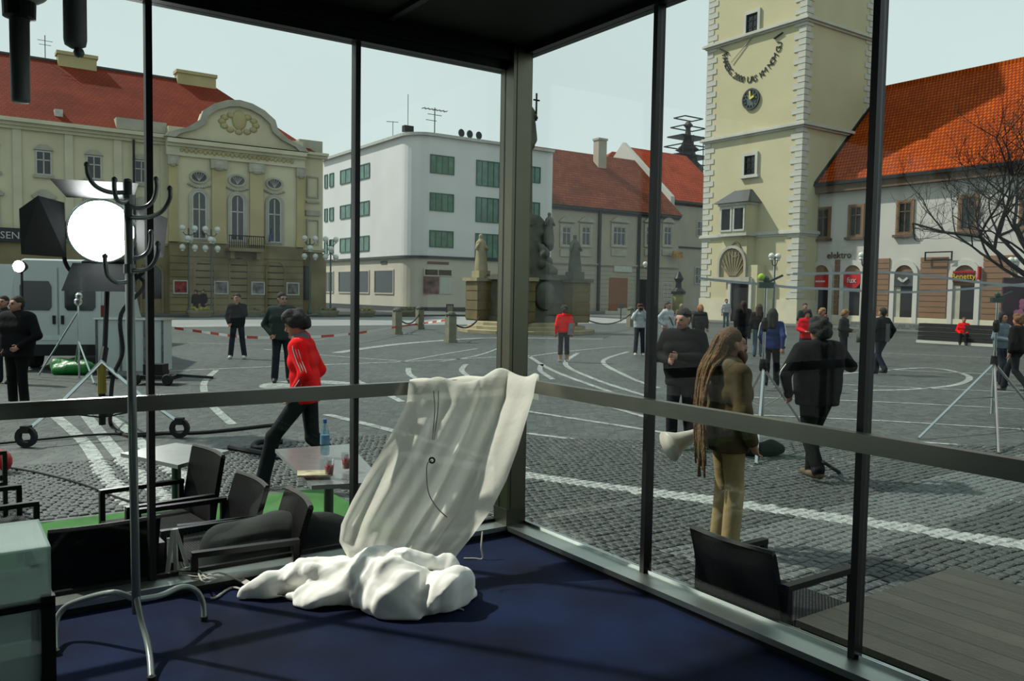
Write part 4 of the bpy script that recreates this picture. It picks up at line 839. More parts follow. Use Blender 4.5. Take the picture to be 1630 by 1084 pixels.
# barrier tape
m_tape = bpy.data.materials.new('red_white_tape'); m_tape.use_nodes = True; n = m_tape.node_tree.nodes; l = m_tape.node_tree.links
tcx = n.new('ShaderNodeTexCoord'); wv = n.new('ShaderNodeTexWave'); wv.inputs['Scale'].default_value = .42; wv.bands_direction = 'X'; l.new(tcx.outputs['Object'], wv.inputs['Vector']); cr_ = n.new('ShaderNodeValToRGB'); cr_.color_ramp.interpolation = 'CONSTANT'; cr_.color_ramp.elements[0].color = lin((176, 70, 60)); cr_.color_ramp.elements[1].position = .5; cr_.color_ramp.elements[1].color = lin((215, 210, 205)); l.new(wv.outputs['Fac'], cr_.inputs[0]); l.new(cr_.outputs[0], n['Principled BSDF'].inputs['Base Color'])
def ribbon(name, label, cat, pts, wd, mat, group=None):
    P = smooth_path(pts, 8); o = MB().grid([[(p.x, p.y, p.z+wd/2) for p in P], [(p.x, p.y, p.z-wd/2) for p in P]]).build(name, mat); return tag(o, label, cat, group)
pt = []
for px, py, gy in ((250, 518, 545), (320, 528, 548), (400, 537, 552), (500, 536, 550), (570, 530, 545), (634, 520, 532), (672, 515, 524), (720, 508, 545)):
    q = Z(px, gy); pt.append(D(px, py, q.y))
ribbon('barrier_tape', 'red and white barrier tape sagging across the square', 'tape', pt, .09, m_tape)
# ------------------------------------------------------------------ bare tree at the right
tr_ = random.Random(21); bp = MB()
def grow(p, d, L, r, depth):
    P = [p]; n_ = 4
    for i in range(n_):
        d = (d+Vector((tr_.uniform(-.16, .16), tr_.uniform(-.16, .16), tr_.uniform(-.06, .14)))).normalized(); P.append(P[-1]+d*L/n_)
    bp.tube(P, [r*(1-.45*i/n_) for i in range(n_+1)], 6 if depth < 2 else (4 if depth < 4 else 3), False)
    if depth >= 6: return
    for _ in range(3 if depth < 5 else 4):
        ax = Vector((tr_.uniform(-1, 1), tr_.uniform(-1, 1), tr_.uniform(-.35, .9))).normalized(); q = P[tr_.choice((2, 3, 4, 4))]
        grow(q, (d*.62+ax*.85).normalized(), L*tr_.uniform(.6, .8), max(.006, r*.56), depth+1)
tp_ = Z(1668, 572); tree = thing('bare_tree', 'leafless dark tree reaching in from the right', 'tree', tp_)
k = MB(); k.tube([(0, 0, 0), (-.05, 0, 1.2), (-.1, .1, 2.6)], [.26, .2, .17], 9); k.build('trunk', M('bark', (30, 28, 25), .9, 0, .2, 6), tree)
for d, L, r in (((-.95, .25, .62), 2.9, .11), ((-.75, .1, .75), 2.4, .10), ((-.9, -.1, .35), 2.2, .08), ((-.35, .3, 1.0), 2.5, .12), ((-.25, -.3, 1.0), 2.4, .10), ((.4, .1, .9), 2.0, .09), ((-.6, -.2, .5), 1.9, .08)):
    bp = MB(); grow(Vector((-.1, .1, 2.5)), Vector(d).normalized(), L, r, 1); bp.build('branch', M('bark'), tree, fix=False)
# ------------------------------------------------------------------ vehicles at the left
m_van = M('van_white', (196, 204, 202), .3, 0, .05, .6, spec=.5); m_rub = M('rubber', (20, 20, 21), .8)
v0 = Z(95, 590); vy = v0.y
van = thing('van', 'white high-roof van seen from the rear, parked before the theatre', 'van', (v0.x, v0.y, 0), math.radians(14))
wv_ = 1.0; Hv = 2.62
def sect(y, w, z0, z1, top):
    return [(-w, y, z0), (-w*1.02, y, (z0+z1)/2), (-w*.96, y, z1-.5), (-w*top, y, z1-.06), (-w*top+.12, y, z1), (w*top-.12, y, z1), (w*top, y, z1-.06), (w*.96, y, z1-.5), (w*1.02, y, (z0+z1)/2), (w, y, z0)]
rows = [sect(0, wv_, .45, Hv-.04, .84), sect(.12, wv_, .4, Hv, .86), sect(3.6, wv_, .4, Hv, .86), sect(4.3, wv_*.98, .42, Hv-.55, .8), sect(5.2, wv_*.92, .45, 1.35, .9)]
b = MB(); n_ = 10
for r in rows: b.v += r
for i in range(len(rows)-1):
    for j in range(n_): b.f.append((i*n_+j, i*n_+(j+1) % n_, (i+1)*n_+(j+1) % n_, (i+1)*n_+j)); b.m.append(0)
b.f += [tuple(range(n_)), tuple(range(4*n_, 5*n_))]; b.m += [0, 0]; b.build('body', m_van, van)
for sx_ in (-1, 1):
    x0, x1 = (-.92, -.02) if sx_ < 0 else (.02, .92)
    dd_ = MB().box(x0, x1, -.035, .0, .55, 2.42).build('rear_door', m_van, van)
    xm, hw_ = (x0+x1)/2, .33; MB().prism([(xm-hw_, 1.5), (xm-hw_, 1.98), (xm-hw_+.06, 2.1), (xm+hw_-.06, 2.1), (xm+hw_, 1.98), (xm+hw_, 1.5), (xm+hw_-.06, 1.42), (xm-hw_+.06, 1.42)], .035, .06, fT(0)).build('rear_window', m_darkpane, dd_)
    MB().box(sx_*.09-.03, sx_*.09+.03, -.07, -.035, 1.1, 1.3).build('door_handle', m_rub, dd_)
    MB().box(sx_*.96-.05, sx_*.96+.05, -.04, .03, 1.1, 1.55).build('tail_light', M('tail_red', (120, 24, 24), .3), van)
    MB().lathe([(.34, 0), (.36, .05), (.36, .2), (.34, .25)], (0, 0, 0), 18, lambda x, y, z, q=sx_: (q*.78+(z-.12), .9+x, .36+y)).build('wheel', m_rub, van)
MB().box(-.98, .98, -.12, .1, .36, .62).build('bumper', m_rub, van); MB().box(-.45, .05, -.05, -.03, .72, .84).build('number_plate', M('plate', (200, 214, 206), .4), van)
q = Z(-60, 575); v2 = thing('box_truck', 'white box body of a truck cut by the left edge, behind the van', 'truck', (q.x, q.y+5, 0), math.radians(8))
MB().box(-2.4, .9, 0, 4, .7, 2.65).box(-2.3, .8, -.06, 0, .8, 2.55).build('body', m_van, v2); MB().box(-2.3, .8, .2, 3.8, .4, .7).build('chassis', m_rub, v2)
for x in (-2.0, .5): MB().lathe([(.4, 0), (.42, .05), (.42, .22), (.4, .27)], (0, 0, 0), 16, lambda a, b_, c_, x=x: (x+c_-.13, 1+a, .42+b_)).build('wheel', m_rub, v2)
q = D(30, 424, 17.6); wl_ = thing('work_light', 'small glaring work light on the truck edge', 'lamp', q); MB().lathe([(.0, 0), (.12, 0), (.12, .02)], n=14, f=lambda x, y, z: (x, -z, y)).build('lens', M('work_glow', (255, 255, 255), .5, 0, 0, emit=30), wl_); MB().lathe([(.13, .0), (.14, .03), (.08, .2)], n=12, f=lambda x, y, z: (x, .01+z, y)).build('housing', m_rub, wl_); MB().tube([(0, .1, 0), (0, .1, -q.z)], .025, 6).build('stand', m_rub, wl_)
p = Z(208, 602); ct = thing('equipment_cart', 'white panelled equipment cart on castors behind the big lamp', 'cart', p, math.radians(6))
MB().box(-.72, .70, 0, .6, .16, 1.28).build('box', m_van, ct); MB().box(-.76, .74, -.04, .64, 1.28, 1.32).build('lid', m_chrome, ct)
for x in (-.70, -.2, .3, .68): MB().box(x-.02, x+.02, -.03, 0, .16, 1.28).build('edge_strip', m_slab, ct)
for x in (-.6, .62):
    for y in (.1, .5): MB().lathe([(.07, -.03), (.08, 0), (.07, .03)], (0, 0, 0), 10, lambda a, b_, c_, x=x, y=y: (x+c_, y+a, .08+b_)).build('castor', m_rub, ct)
# green tarpaulin bundle and gear on the ground
p = Z(116, 596); r = random.Random(9); pr = [((r.uniform(-.5, .45), r.uniform(-.1, .35), r.uniform(.08, .22)), (r.uniform(-.5, .45), r.uniform(-.1, .35), r.uniform(.1, .28)), .12, .1, 0) for _ in range(14)]
V, F, _ = sdf_mesh(pr, .035, .05, cuts=[lambda x, y, z: -z], smooth=1); o = bpy.data.objects.new('green_tarpaulin', mesh_np('green_tarpaulin', V, F, [M('tarp_green', (24, 122, 44), .4, 0, .3, 6, .6, 14)])); link(o); o.location = p; tag(o, 'crumpled green tarpaulin lying behind the lamp stand', 'tarpaulin')
p = Z(262, 612); o = thing('gear_trolley', 'low dark gear trolley beside the white cart', 'trolley', p); MB().box(-.6, .25, -.2, .3, .12, .2).bar((.25, 0, .2), (1.0, 0, .16), .05).build('deck', m_rub, o); MB().box(-.4, .0, -.1, .2, .2, .42).build('case', m_iron, o)
for x in (-.5, .15): MB().lathe([(.1, -.04), (.12, 0), (.1, .04)], (0, 0, 0), 12, lambda a, b_, c_, x=x: (x+a, -.22+c_, .12+b_)).build('wheel', m_rub, o)
# ------------------------------------------------------------------ people
m_skin = M('skin', (176, 128, 104), .6, 0, .08, 8); m_eye = M('eye_dark', (36, 28, 24), .4); m_lip = M('lip', (140, 82, 74), .6)
def cl(name, col=(20, 21, 23), bump=.35, bs=14): return M('cloth_'+name, col, .9, 0, .18, 5, bump, bs, spec=.15)
for _n, _c in (('black', (18, 19, 21)), ('dark_jeans', (36, 44, 54)), ('grey_coat', (44, 46, 46)), ('white_top', (190, 196, 200))): cl(_n, _c)
ARM = dict(down=((.25, -.03, 1.13), (.255, .04, .89)), pocket=((.29, -.08, 1.13), (.20, .08, .95)), hold=((.25, -.02, 1.14), (.08, .26, 1.08)), cross=((.26, .06, 1.14), (-.03, .21, 1.16)),
           face=((.24, .14, 1.20), (.06, .19, 1.44)), cam=((.26, .20, 1.28), (.09, .23, 1.55)), fwd=((.24, .10, 1.14), (.23, .27, 1.0)), back=((.25, -.17, 1.16), (.25, -.2, .93)),
           out=((.33, -.06, 1.17), (.40, .04, .98)), behind=((.26, -.15, 1.13), (.05, -.19, 1.0)), hip=((.38, -.1, 1.17), (.22, .06, 1.02)), lap=((.27, .06, 1.13), (.1, .26, .98)))
def person(label, pos, face, h=1.75, arms=('down', 'down'), stride=0., lean=0., sit=False, top=None, legs=None, shoes=None, jacket=True, hem=.88, hair='short', hairc=(40, 30, 24), turn=0., nod=0., vox=.016, bulk=1., hood=False, collar=None, skin=None, group=None, front=1, bare=None, wide=.0):
    k = h/1.75; legs = legs or cl('dark_jeans', (36, 44, 54)); top = top or cl('black', (20, 21, 23)); shoes = shoes or M('shoe_dark', (28, 26, 25), .6); sk = skin or m_skin
    ca, sa = math.cos(lean), math.sin(lean); dz = -.46 if sit else 0.
    def up(p): y, z = p[1], p[2]-.95; return (p[0], y*ca+z*sa, .95+z*ca-y*sa+dz)
    ct_, st_ = math.cos(turn), math.sin(turn); cn, sn = math.cos(nod), math.sin(nod)
    def hd(p):
        x, y, z = p[0], p[1], p[2]-1.54; y, z = y*cn+z*sn, z*cn-y*sn; return up((x*ct_-y*st_, x*st_+y*ct_+.01, z+1.54))
    pr = []; jk = []; ex = MB(); w = bulk
    def add(p, q, a, b, lb): pr.append((p, q, a, b, lb))
    J = {}
    for s in (-1, 1):
        hip = (.088*s, 0, .92+dz)
        if sit: kn, an = (.11*s, .42, .5), (.12*s, .44, .09)
        elif stride:
            if s == front: kn, an = (.09*s, stride*.62+.05, .51), (.09*s, stride, .08)
            else: kn, an = (.09*s, -stride*.25+.06, .48), (.09*s, -stride, .13)
        else: kn, an = ((.10+wide*.5)*s, .025, .50), ((.11+wide)*s, 0, .08)
        add(hip, kn, .092*w, .068, 1); add(kn, an, .066, .056, 1 if bare is None else 0)
        if bare is not None: mid = tuple(kn[i]+(an[i]-kn[i])*bare for i in range(3)); add(kn, mid, .075, .078, 1)
        else: add(kn, (an[0], an[1]-.005, an[2]+.03), .07, .068, 1)
        add((an[0], an[1]-.03, an[2]-.035), (an[0]*1.05, an[1]+.15, an[2]-.045), .043, .036, 2); add(an, (an[0], an[1]+.05, an[2]-.03), .05, .045, 2)
    add((-.07, 0, .95+dz), (.07, 0, .95+dz), .11*w, .11*w, 1)
    for hw, z, r in ((.07, 1.08, .098), (.09, 1.25, .108), (.12, 1.38, .085)): add(up((-hw*w, 0, z)), up((hw*w, 0, z)), r*w, r*w, 3)
    add(up((0, -.01, 1.40)), up((0, .005, 1.56)), .06, .054, 0)
    for s, pose in ((-1, arms[0]), (1, arms[1])):
        e, wr = ARM[pose] if isinstance(pose, str) else pose
        S = up((.175*s*w, 0, 1.405)); E_ = up((e[0]*s*w, e[1], e[2])); W = up((wr[0]*s, wr[1], wr[2]))
        if sit: pass
        add(S, E_, .058*w, .046, 3); add(E_, W, .044, .034, 3); J[s] = (S, E_, W)
        d = (Vector(W)-Vector(E_)).normalized(); Wv = Vector(W); side = d.cross(Vector((0, 1, 0)) if abs(d.y) < .8 else Vector((0, 0, 1))).normalized(); nrm = side.cross(d)
        pm = Wv+d*.085
        for o_ in (-.02, 0, .02): add(tuple(Wv+d*.01+side*o_*.6), tuple(pm+side*o_), .024, .020, 0)
        for i_, (o_, L) in enumerate(((-.031, .058), (-.0105, .072), (.0105, .076), (.031, .064))):
            b0 = pm+side*o_-d*.01; ex.mat(0).tube([b0, b0+d*L*.5+nrm*.008, b0+d*L*.85+nrm*.03], [.0105, .0095, .0075], 6)
        b0 = Wv+d*.03+side*.025*-s; ex.tube([b0, b0+d*.03+side*.03*-s+nrm*.01, b0+d*.06+side*.034*-s+nrm*.02], [.013, .011, .008], 6)
    # head with face
    add(hd((0, -.012, 1.655)), hd((0, .02, 1.59)), .088, .074, 0); add(hd((0, .035, 1.57)), hd((0, .055, 1.545)), .06, .042, 0)
    add(hd((0, .093, 1.635)), hd((0, .116, 1.598)), .010, .016, 0); add(hd((-.04, .075, 1.655)), hd((.04, .075, 1.655)), .017, .017, 0)
    add(hd((-.022, .092, 1.566)), hd((.022, .092, 1.566)), .009, .009, 5)
    for s in (-1, 1):
        add(hd((.033*s, .086, 1.633)), hd((.033*s, .0885, 1.633)), .011, .011, 4); add(hd((.087*s, -.005, 1.625)), hd((.085*s, .0, 1.595)), .016, .012, 0)
    sc = lambda L: [(tuple(x*k for x in p), tuple(x*k for x in q), a*k, b*k, lb) for p, q, a, b, lb in L]
    V, F, lab = sdf_mesh(sc(pr), vox, .022*k, smooth=1); fl = np.array([np.bincount(lab[q]).argmax() for q in F])
    for i, v_ in enumerate(ex.v): ex.v[i] = tuple(x*k for x in v_)
    body = bpy.data.objects.new('person', mesh_np('person', V, F, [sk, legs, shoes, top, m_eye, m_lip], fl, ex)); link(body)
    body.location = (pos[0], pos[1], 0 if not sit else 0); body.rotation_euler = (0, 0, face); tag(body, label, 'person', group)
    def child(name, prims, mats, kk=.02, cuts=(), v=None, lb=False):
        V, F, lab = sdf_mesh(sc(prims), v or vox, kk*k, cuts=cuts, smooth=1); o = bpy.data.objects.new(name, mesh_np(name, V, F, mats, np.array([np.bincount(lab[q]).argmax() for q in F]) if lb else None)); link(o, body); return o
    if jacket:
        t_ = .026
        jp = [(up((-.05*w, 0, hem+.05)), up((.05*w, 0, hem+.05)), .135*w, .135*w, 0)] if not sit else []
        for hw, z, r in ((.075, 1.0, .115), (.085, 1.1, .112), (.095, 1.25, .115), (.12, 1.38, .09)): jp.append((up((-hw*w, 0, z)), up((hw*w, 0, z)), (r+t_*.6)*w, (r+t_*.6)*w, 0))
        for s in (-1, 1): S, E_, W = J[s]; jp += [(S, E_, .062*w+t_*.6, .05+t_*.5, 0), (E_, W, .05+t_*.5, .04+t_*.3, 0)]
        jp.append((up((0, -.02, 1.44)), up((0, -.005, 1.49)), .078, .07, 0))
        if hood: jp += [(up((-.1, -.06, 1.45)), up((.1, -.06, 1.45)), .06, .06, 1), (up((0, -.1, 1.40)), up((0, -.11, 1.46)), .08, .06, 1), (up((-.09, .03, 1.44)), up((-.1, -.06, 1.47)), .03, .05, 1), (up((.09, .03, 1.44)), up((.1, -.06, 1.47)), .03, .05, 1)]
        if collar: jp += [(up((-.05, .03, 1.47)), up((.05, .03, 1.47)), .05, .05, 1), (up((-.06, -.03, 1.48)), up((.06, -.03, 1.48)), .05, .05, 1)]
        hz = up((0, 0, hem)); nn = (0, sa, ca)
        cuts = [lambda x, y, z: -((y-hz[1]*k)*nn[1]+(z-hz[2]*k)*nn[2])] if not sit else []
        child('jacket', jp, [top, collar or top], .03, cuts, lb=True)
    if hair:
        hp = [(hd((0, -.02, 1.668)), hd((0, -.03, 1.655)), .094, .094, 0), (hd((0, -.05, 1.60)), hd((0, -.04, 1.57)), .07, .055, 0)]
        if hair == 'long': hp += [(hd((-.03, -.05, 1.62)), up((-.04, -.10, 1.36)), .08, .05, 0), (hd((.03, -.05, 1.62)), up((.04, -.10, 1.36)), .08, .05, 0), (hd((.08, -.0, 1.62)), up((.09, -.02, 1.44)), .035, .03, 0), (hd((-.08, 0, 1.62)), up((-.09, -.02, 1.44)), .035, .03, 0)]
        if hair == 'full': hp = [(hd((x, y, z)), hd((x*1.1, y*1.1, z+.01)), .06, .05, 0) for x, y, z in ((0, .03, 1.72), (.05, 0, 1.72), (-.05, 0, 1.72), (0, -.06, 1.70), (.06, -.05, 1.66), (-.06, -.05, 1.66), (0, -.09, 1.62), (.04, -.08, 1.59), (-.04, -.08, 1.59), (.03, .05, 1.70), (-.03, .05, 1.70), (.07, .0, 1.64), (-.07, 0, 1.64))]
        if hair == 'ponytail': hp += [(hd((0, -.1, 1.64)), up((0, -.16, 1.42)), .04, .025, 0)]
        hm = M('hair_%d_%d_%d' % hairc, hairc, .8, 0, .3, 20, .6, 60)
        f1 = np.array(hd((0, .13, 1.595)))*k
        ho = child('hair', hp, [hm], .03, [lambda x, y, z: -(np.sqrt((x-f1[0])**2+(y-f1[1])**2+(z-f1[2])**2)-.098*k)] if hair != 'hat' else [], v=min(vox, .013))
        if hair == 'hat': MB().lathe([(.095*k, 0), (.1*k, .03*k), (.08*k, .09*k), (.03*k, .115*k)], tuple(np.array(hd((0, -.01, 1.66)))*k), 14).build('hat', hm, body, True)
        if hair == 'cap':
            q = Vector(hd((0, .02, 1.70)))*k; fd = (Vector(hd((0, 1, 1.6)))-Vector(hd((0, 0, 1.6)))).normalized(); sd_ = Vector((fd.y, -fd.x, 0)); MB().obox(q+fd*.12*k, sd_*.07*k, fd*.06*k, Vector((0, 0, .008*k))).build('cap_brim', hm, body)
    body['_J'] = 0
    del body['_J']
    return body, J, k, up, hd
def at(px, py): p = Z(px, py); return (p.x, p.y)
PI = math.pi
def sunglasses(b, hd, k):
    o = MB()
    for s in (-1, 1): o.sph(tuple(x*k for x in hd((.034*s, .094, 1.634))), (.026*k, .012*k, .018*k), 8)
    o.bar(Vector(hd((-.085, .06, 1.638)))*k, Vector(hd((.085, .06, 1.638)))*k, .01*k); o.build('sunglasses', m_eye, b)
def stripes(b, J, k, sides, offs, col, r=.006, out=.075, full=True):
    for s in sides:
        S, E_, W = [Vector(q)*k for q in J[s]]
        for o_ in offs:
            n_ = Vector((s*1., 0, 0)); up_ = Vector((0, o_, 0)); P = [S+Vector((s*.01, 0, .078))*k+up_*.6, S+n_*(out+.006)*k+Vector((0, 0, .0))+up_, S.lerp(E_, .5)+n_*out*k+up_, E_+n_*(out-.012)*k+up_]+([W.lerp(E_, .12)+n_*(out-.025)*k+up_] if full else [])
            MB().tube(smooth_path(P, 4), r*k, 5).build('sleeve_stripe', col, b)
# -- man with dreadlocks
olive = cl('olive', (86, 74, 48), .5, 10); khaki = cl('khaki', (160, 142, 98), .6, 9)
b, J, k, up, hd = person('dreadlocked bearded man in olive hooded jacket and khaki trousers', at(1153, 877), -PI/2+.15, 1.76, ('down', ((.25, .0, 1.13), (.22, .10, .9))), top=olive, legs=khaki, shoes=M('shoe_brown', (60, 48, 36), .7), hem=.80, hair='short', hairc=(92, 66, 40), vox=.0105, hood=True, collar=cl('hood', (112, 102, 78)), bulk=1.08)
rr = random.Random(8); dm = M('dreadlock_hair', (110, 82, 46), .9, 0, .35, 14, .8, 50)
dl = MB()
for i in range(44):
    u = i/43*2-1; x = u*.085; z0 = 1.70-.09*rr.random(); y0 = -.06-.05*math.sqrt(max(0, 1-u*u)); ln = rr.uniform(.45, .85)
    P = [Vector(hd((x*.8, y0, z0))), Vector(hd((x*1.1, y0-.05, z0-.10))), Vector(up((x*1.1+rr.uniform(-.02, .02), -.19-.03*rr.random(), 1.42))), Vector(up((x*1.0+rr.uniform(-.03, .03), -.22-.03*rr.random(), 1.42-ln*.5))), Vector(up((x*.9+rr.uniform(-.04, .04), -.19-.04*rr.random(), 1.42-ln)))]
    dl.tube([p*k for p in smooth_path(P, 3)], [.013*k]*8+[.011*k]*4+[.007*k], 6)
dl.build('dreadlocks', dm, b, True, fix=False)
bd = [(hd((-.05, .04, 1.56)), hd((0, .085, 1.525)), .03, .038, 0), (hd((.05, .04, 1.56)), hd((0, .085, 1.525)), .03, .038, 0), (hd((0, .08, 1.53)), hd((0, .09, 1.48)), .04, .025, 0), (hd((-.03, .093, 1.578)), hd((.03, .093, 1.578)), .012, .012, 0)]
V, F, _ = sdf_mesh([(tuple(x*k for x in p), tuple(x*k for x in q), a*k, c_*k, 0) for p, q, a, c_, _ in bd], .008, .02, smooth=1); o = bpy.data.objects.new('beard', mesh_np('beard', V, F, [M('beard_hair', (96, 66, 42), .9, 0, .3, 20)])); link(o, b)
MB().tube([Vector(up((-.12, .1, 1.42)))*k, Vector(up((-.16, -.02, 1.47)))*k, Vector(up((-.14, -.13, 1.36)))*k, Vector(up((-.19, -.12, 1.0)))*k], .012, 6).build('shoulder_strap', m_black, b)
# megaphone beside him
q = D(1100, 705, 6.75); mg = thing('megaphone', 'white megaphone hanging at the dreadlocked man\'s back', 'megaphone', q, 0)
ax = Vector((-.30, -.10, -.12)); P0 = Vector((.10, .02, .10))
MB().tube([P0, P0+ax*.35, P0+ax*.7, P0+ax*.95, P0+ax*1.0], [.035, .05, .08, .125, .13], 18).build('horn', M('megaphone_white', (206, 202, 186), .4), mg, True)
MB().tube([P0-ax*.25, P0], [.05, .05], 12).build('grip_body', m_slate, mg); MB().tube([P0-ax*.1, P0-ax*.1+Vector((.02, 0, -.14))], .016, 6).build('handle', m_black, mg)
MB().tube(smooth_path([P0-ax*.2, P0+Vector((.06, .0, .25)), P0+Vector((.02, 0, .45)), P0+ax*.1], 5), .007, 5).build('strap', m_black, mg)
# -- man in black jacket beside him
b, J, k, up, hd = person('dark-haired man in black jacket looking down at his hands', at(1083, 715), PI-.45, 1.84, (((.26, .05, 1.15), (.02, .27, 1.17)), ((.27, .03, 1.14), (.10, .28, 1.12))), top=cl('black_jacket', (16, 17, 19)), legs=cl('black_jeans', (28, 31, 35)), hem=.80, hair='short', hairc=(30, 23, 19), vox=.013, nod=.18, turn=-.35, bulk=1.16, stride=.10)
# -- man from behind with piped jacket
b, J, k, up, hd = person('man in black jacket with white sleeve piping, seen from behind', at(1296, 764), .35, 1.78, (((.34, -.02, 1.16), (.30, .10, .93)), ((.40, .10, 1.22), (.22, .30, 1.38))), top=cl('black_track', (14, 14, 16)), legs=cl('black_trousers', (16, 17, 19)), shoes=M('shoe_tan', (92, 76, 52), .7), hem=.82, hair='full', hairc=(16, 14, 13), vox=.012, bulk=1.32, stride=.16, hood=True)
stripes(b, J, k, (-1, 1), (-.01,), m_white, .007, .085)
q = [Z(1310, 735, .25), Z(1336, 752, .02)]; o = tag(MB().tube([q[0], q[1]], [.018, .022], 6).build('black_stick', m_rub), 'short black stick leaning at the man in piped jacket', 'stick')
# -- red track jacket
red = cl('red', (255, 16, 22), .3, 9)
b, J, k, up, hd = person('young man in red striped track jacket walking left past the table', at(487, 775), PI/2, 1.80, ('pocket', 'pocket'), stride=.40, lean=.10, top=red, legs=cl('navy_trousers', (26, 34, 36)), shoes=M('shoe_dark'), hem=.84, hair='full', hairc=(18, 14, 13), vox=.012, nod=.32, collar=cl('grey_collar', (96, 106, 108)), front=-1, bulk=1.0)
stripes(b, J, k, (-1, 1), (-.025, 0, .025), m_white, .005, .068)
# -- two men standing in the square
b, J, k, up, hd = person('man in dark green jacket and sunglasses, hands in pockets', at(449, 609), PI+.25, 1.93, ('pocket', 'pocket'), top=cl('dark_green', (40, 54, 50)), legs=cl('blue_black', (26, 33, 40)), shoes=M('shoe_dark'), hem=.84, hairc=(34, 28, 24), vox=.017, bulk=1.15, wide=.03, turn=.5); sunglasses(b, hd, k)
b, J, k, up, hd = person('man in black jacket holding a phone to his face, white shoes', at(378, 571), PI+.1, 1.86, ('face', 'pocket'), top=cl('black'), legs=cl('dark_jeans'), shoes=m_white, hem=.86, hair='cap', hairc=(22, 22, 24), vox=.019, wide=.07)
# -- stout man at the left
b, J, k, up, hd = person('stout man in black jacket standing by the van', at(30, 648), PI-.25, 1.82, (((.30, .02, 1.14), (.20, .16, .98)), 'pocket'), top=cl('black'), legs=cl('black_trousers'), hem=.80, hairc=(54, 46, 38), vox=.016, bulk=1.35, turn=-.2)
person('man in dark coat behind the stout man, by the truck', at(8, 610), PI, 1.78, top=cl('grey_coat', (44, 46, 46)), hairc=(48, 40, 34), vox=.02)
# -- people by the theatre
person('dark figure left of a pair at the theatre door', at(312, 505), PI, 1.85, top=cl('black'), vox=.03, hair='full', hairc=(30, 26, 24)); person('dark figure right of a pair at the theatre door', at(324, 505), PI-.4, 1.9, top=cl('black'), vox=.03, hairc=(30, 26, 24))
# -- people right of the pillar
b, J, k, up, hd = person('woman in red jacket with grey shoulder bag, seen from behind', at(897, 576), .15, 1.66, ('down', 'down'), top=red, legs=cl('dark_jeans'), shoes=m_white, hem=.92, hair='full', hairc=(26, 20, 18), vox=.018, bare=.55)
MB().obox((.16, -.14, .98), (.07, 0, 0), (0, .035, 0), (.02, 0, .17)).build('shoulder_bag', cl('grey_bag', (128, 136, 140)), b)
b, J, k, up, hd = person('woman in white top and dark jeans taking a photograph', at(1017, 566), PI-.05, 1.70, ('cam', 'cam'), top=cl('white_top', (190, 196, 200)), hem=.95, hair='full', hairc=(70, 26, 22), vox=.018, shoes=m_white, wide=.02)
MB().box(-.06, .06, .24, .30, 1.50, 1.60).build('camera_body', m_black, b)
b, J, k, up, hd = person('woman in white hooded top and red trousers', at(1061, 567), PI+.6, 1.80, ('down', 'hip'), top=cl('white_top'), legs=cl('red_trousers', (176, 18, 30)), hem=.90, hair='ponytail', hairc=(44, 28, 24), vox=.018, hood=True)
MB().tube([Vector((.15, .0, 1.45)), Vector((.03, .17, 1.25)), Vector((-.14, .13, 1.02))], .02, 6).build('shoulder_strap', m_black, b)
person('older person in beige coat beyond the woman in red trousers', at(1083, 545), .3, 1.66, top=cl('beige', (120, 114, 100)), hairc=(150, 140, 120), vox=.022)
person('person with orange hair behind the man in black', at(1113, 562), PI, 1.72, top=cl('grey_coat'), hair='long', hairc=(190, 124, 46), vox=.022)
person('figure in striped navy pullover and pale jeans before the tower', at(1155, 524), PI, 1.86, top=Mbrick('striped_knit', (34, 40, 58), (34, 40, 58), (186, 188, 190), 10., .16, .5, 0., .9, 'XZ'), legs=cl('pale_jeans', (86, 106, 122)), jacket=True, hem=.95, hairc=(60, 46, 36), vox=.024)
person('person in long black coat before the tower door', at(1181, 562), .2, 1.86, top=cl('black'), hem=.55, hair='long', hairc=(48, 30, 24), vox=.02, bulk=1.2)
b, J, k, up, hd = person('woman in black jacket and pale jeans carrying a dark bag', at(1206, 568), -.3, 1.78, top=cl('black'), legs=cl('pale_jeans'), hem=.9, hair='long', hairc=(70, 40, 28), vox=.02); MB().obox((-.3, .0, .8), (.05, 0, 0), (0, .14, 0), (0, 0, .2)).build('handbag', cl('dark_bag', (40, 46, 46)), b)
b, J, k, up, hd = person('person in blue and white jacket walking behind the silver stand', at(1226, 620), -.4, 1.76, ('fwd', 'back'), stride=.32, top=cl('blue', (40, 56, 104)), legs=cl('black_jeans'), shoes=m_white, hem=.88, hair='long', hairc=(24, 20, 20), vox=.017); stripes(b, J, k, (-1, 1), (-.02, .02), m_white, .02, .06)
person('person in red jacket looking down, left of the group by the tower', at(1282, 582), PI-.2, 1.66, ('hold', 'hold'), top=cl('red_coat', (215, 20, 34)), hem=.85, hair='full', hairc=(40, 26, 22), vox=.018, nod=.3)
person('man in dark green coat behind the person in red jacket', at(1279, 556), PI, 1.80, ('cross', 'cross'), top=cl('dark_green'), hairc=(40, 32, 28), vox=.02)
person('fair-haired person in dark red coat in the middle of the group', at(1306, 575), PI+.3, 1.68, ('hold', 'face'), top=cl('wine', (92, 24, 32)), hair='full', hairc=(168, 128, 92), vox=.018)
person('fair-haired person in grey at the right of the group', at(1341, 580), PI+.8, 1.66, ('hold', 'hold'), top=cl('grey_coat'), hair='full', hairc=(150, 112, 70), vox=.018, nod=.2)
b, J, k, up, hd = person('man in open dark jacket over grey shirt walking away', at(1401, 596), .5, 1.78, ('out', 'out'), stride=.2, top=cl('charcoal', (34, 36, 38)), legs=cl('dark_jeans'), hem=.86, hairc=(26, 22, 20), vox=.017, bulk=1.15); MB().obox((0, -.17, 1.12), (.07, 0, 0), (0, .012, 0), (0, 0, .24)).build('shirt_panel', cl('grey_shirt', (104, 106, 104)), b)
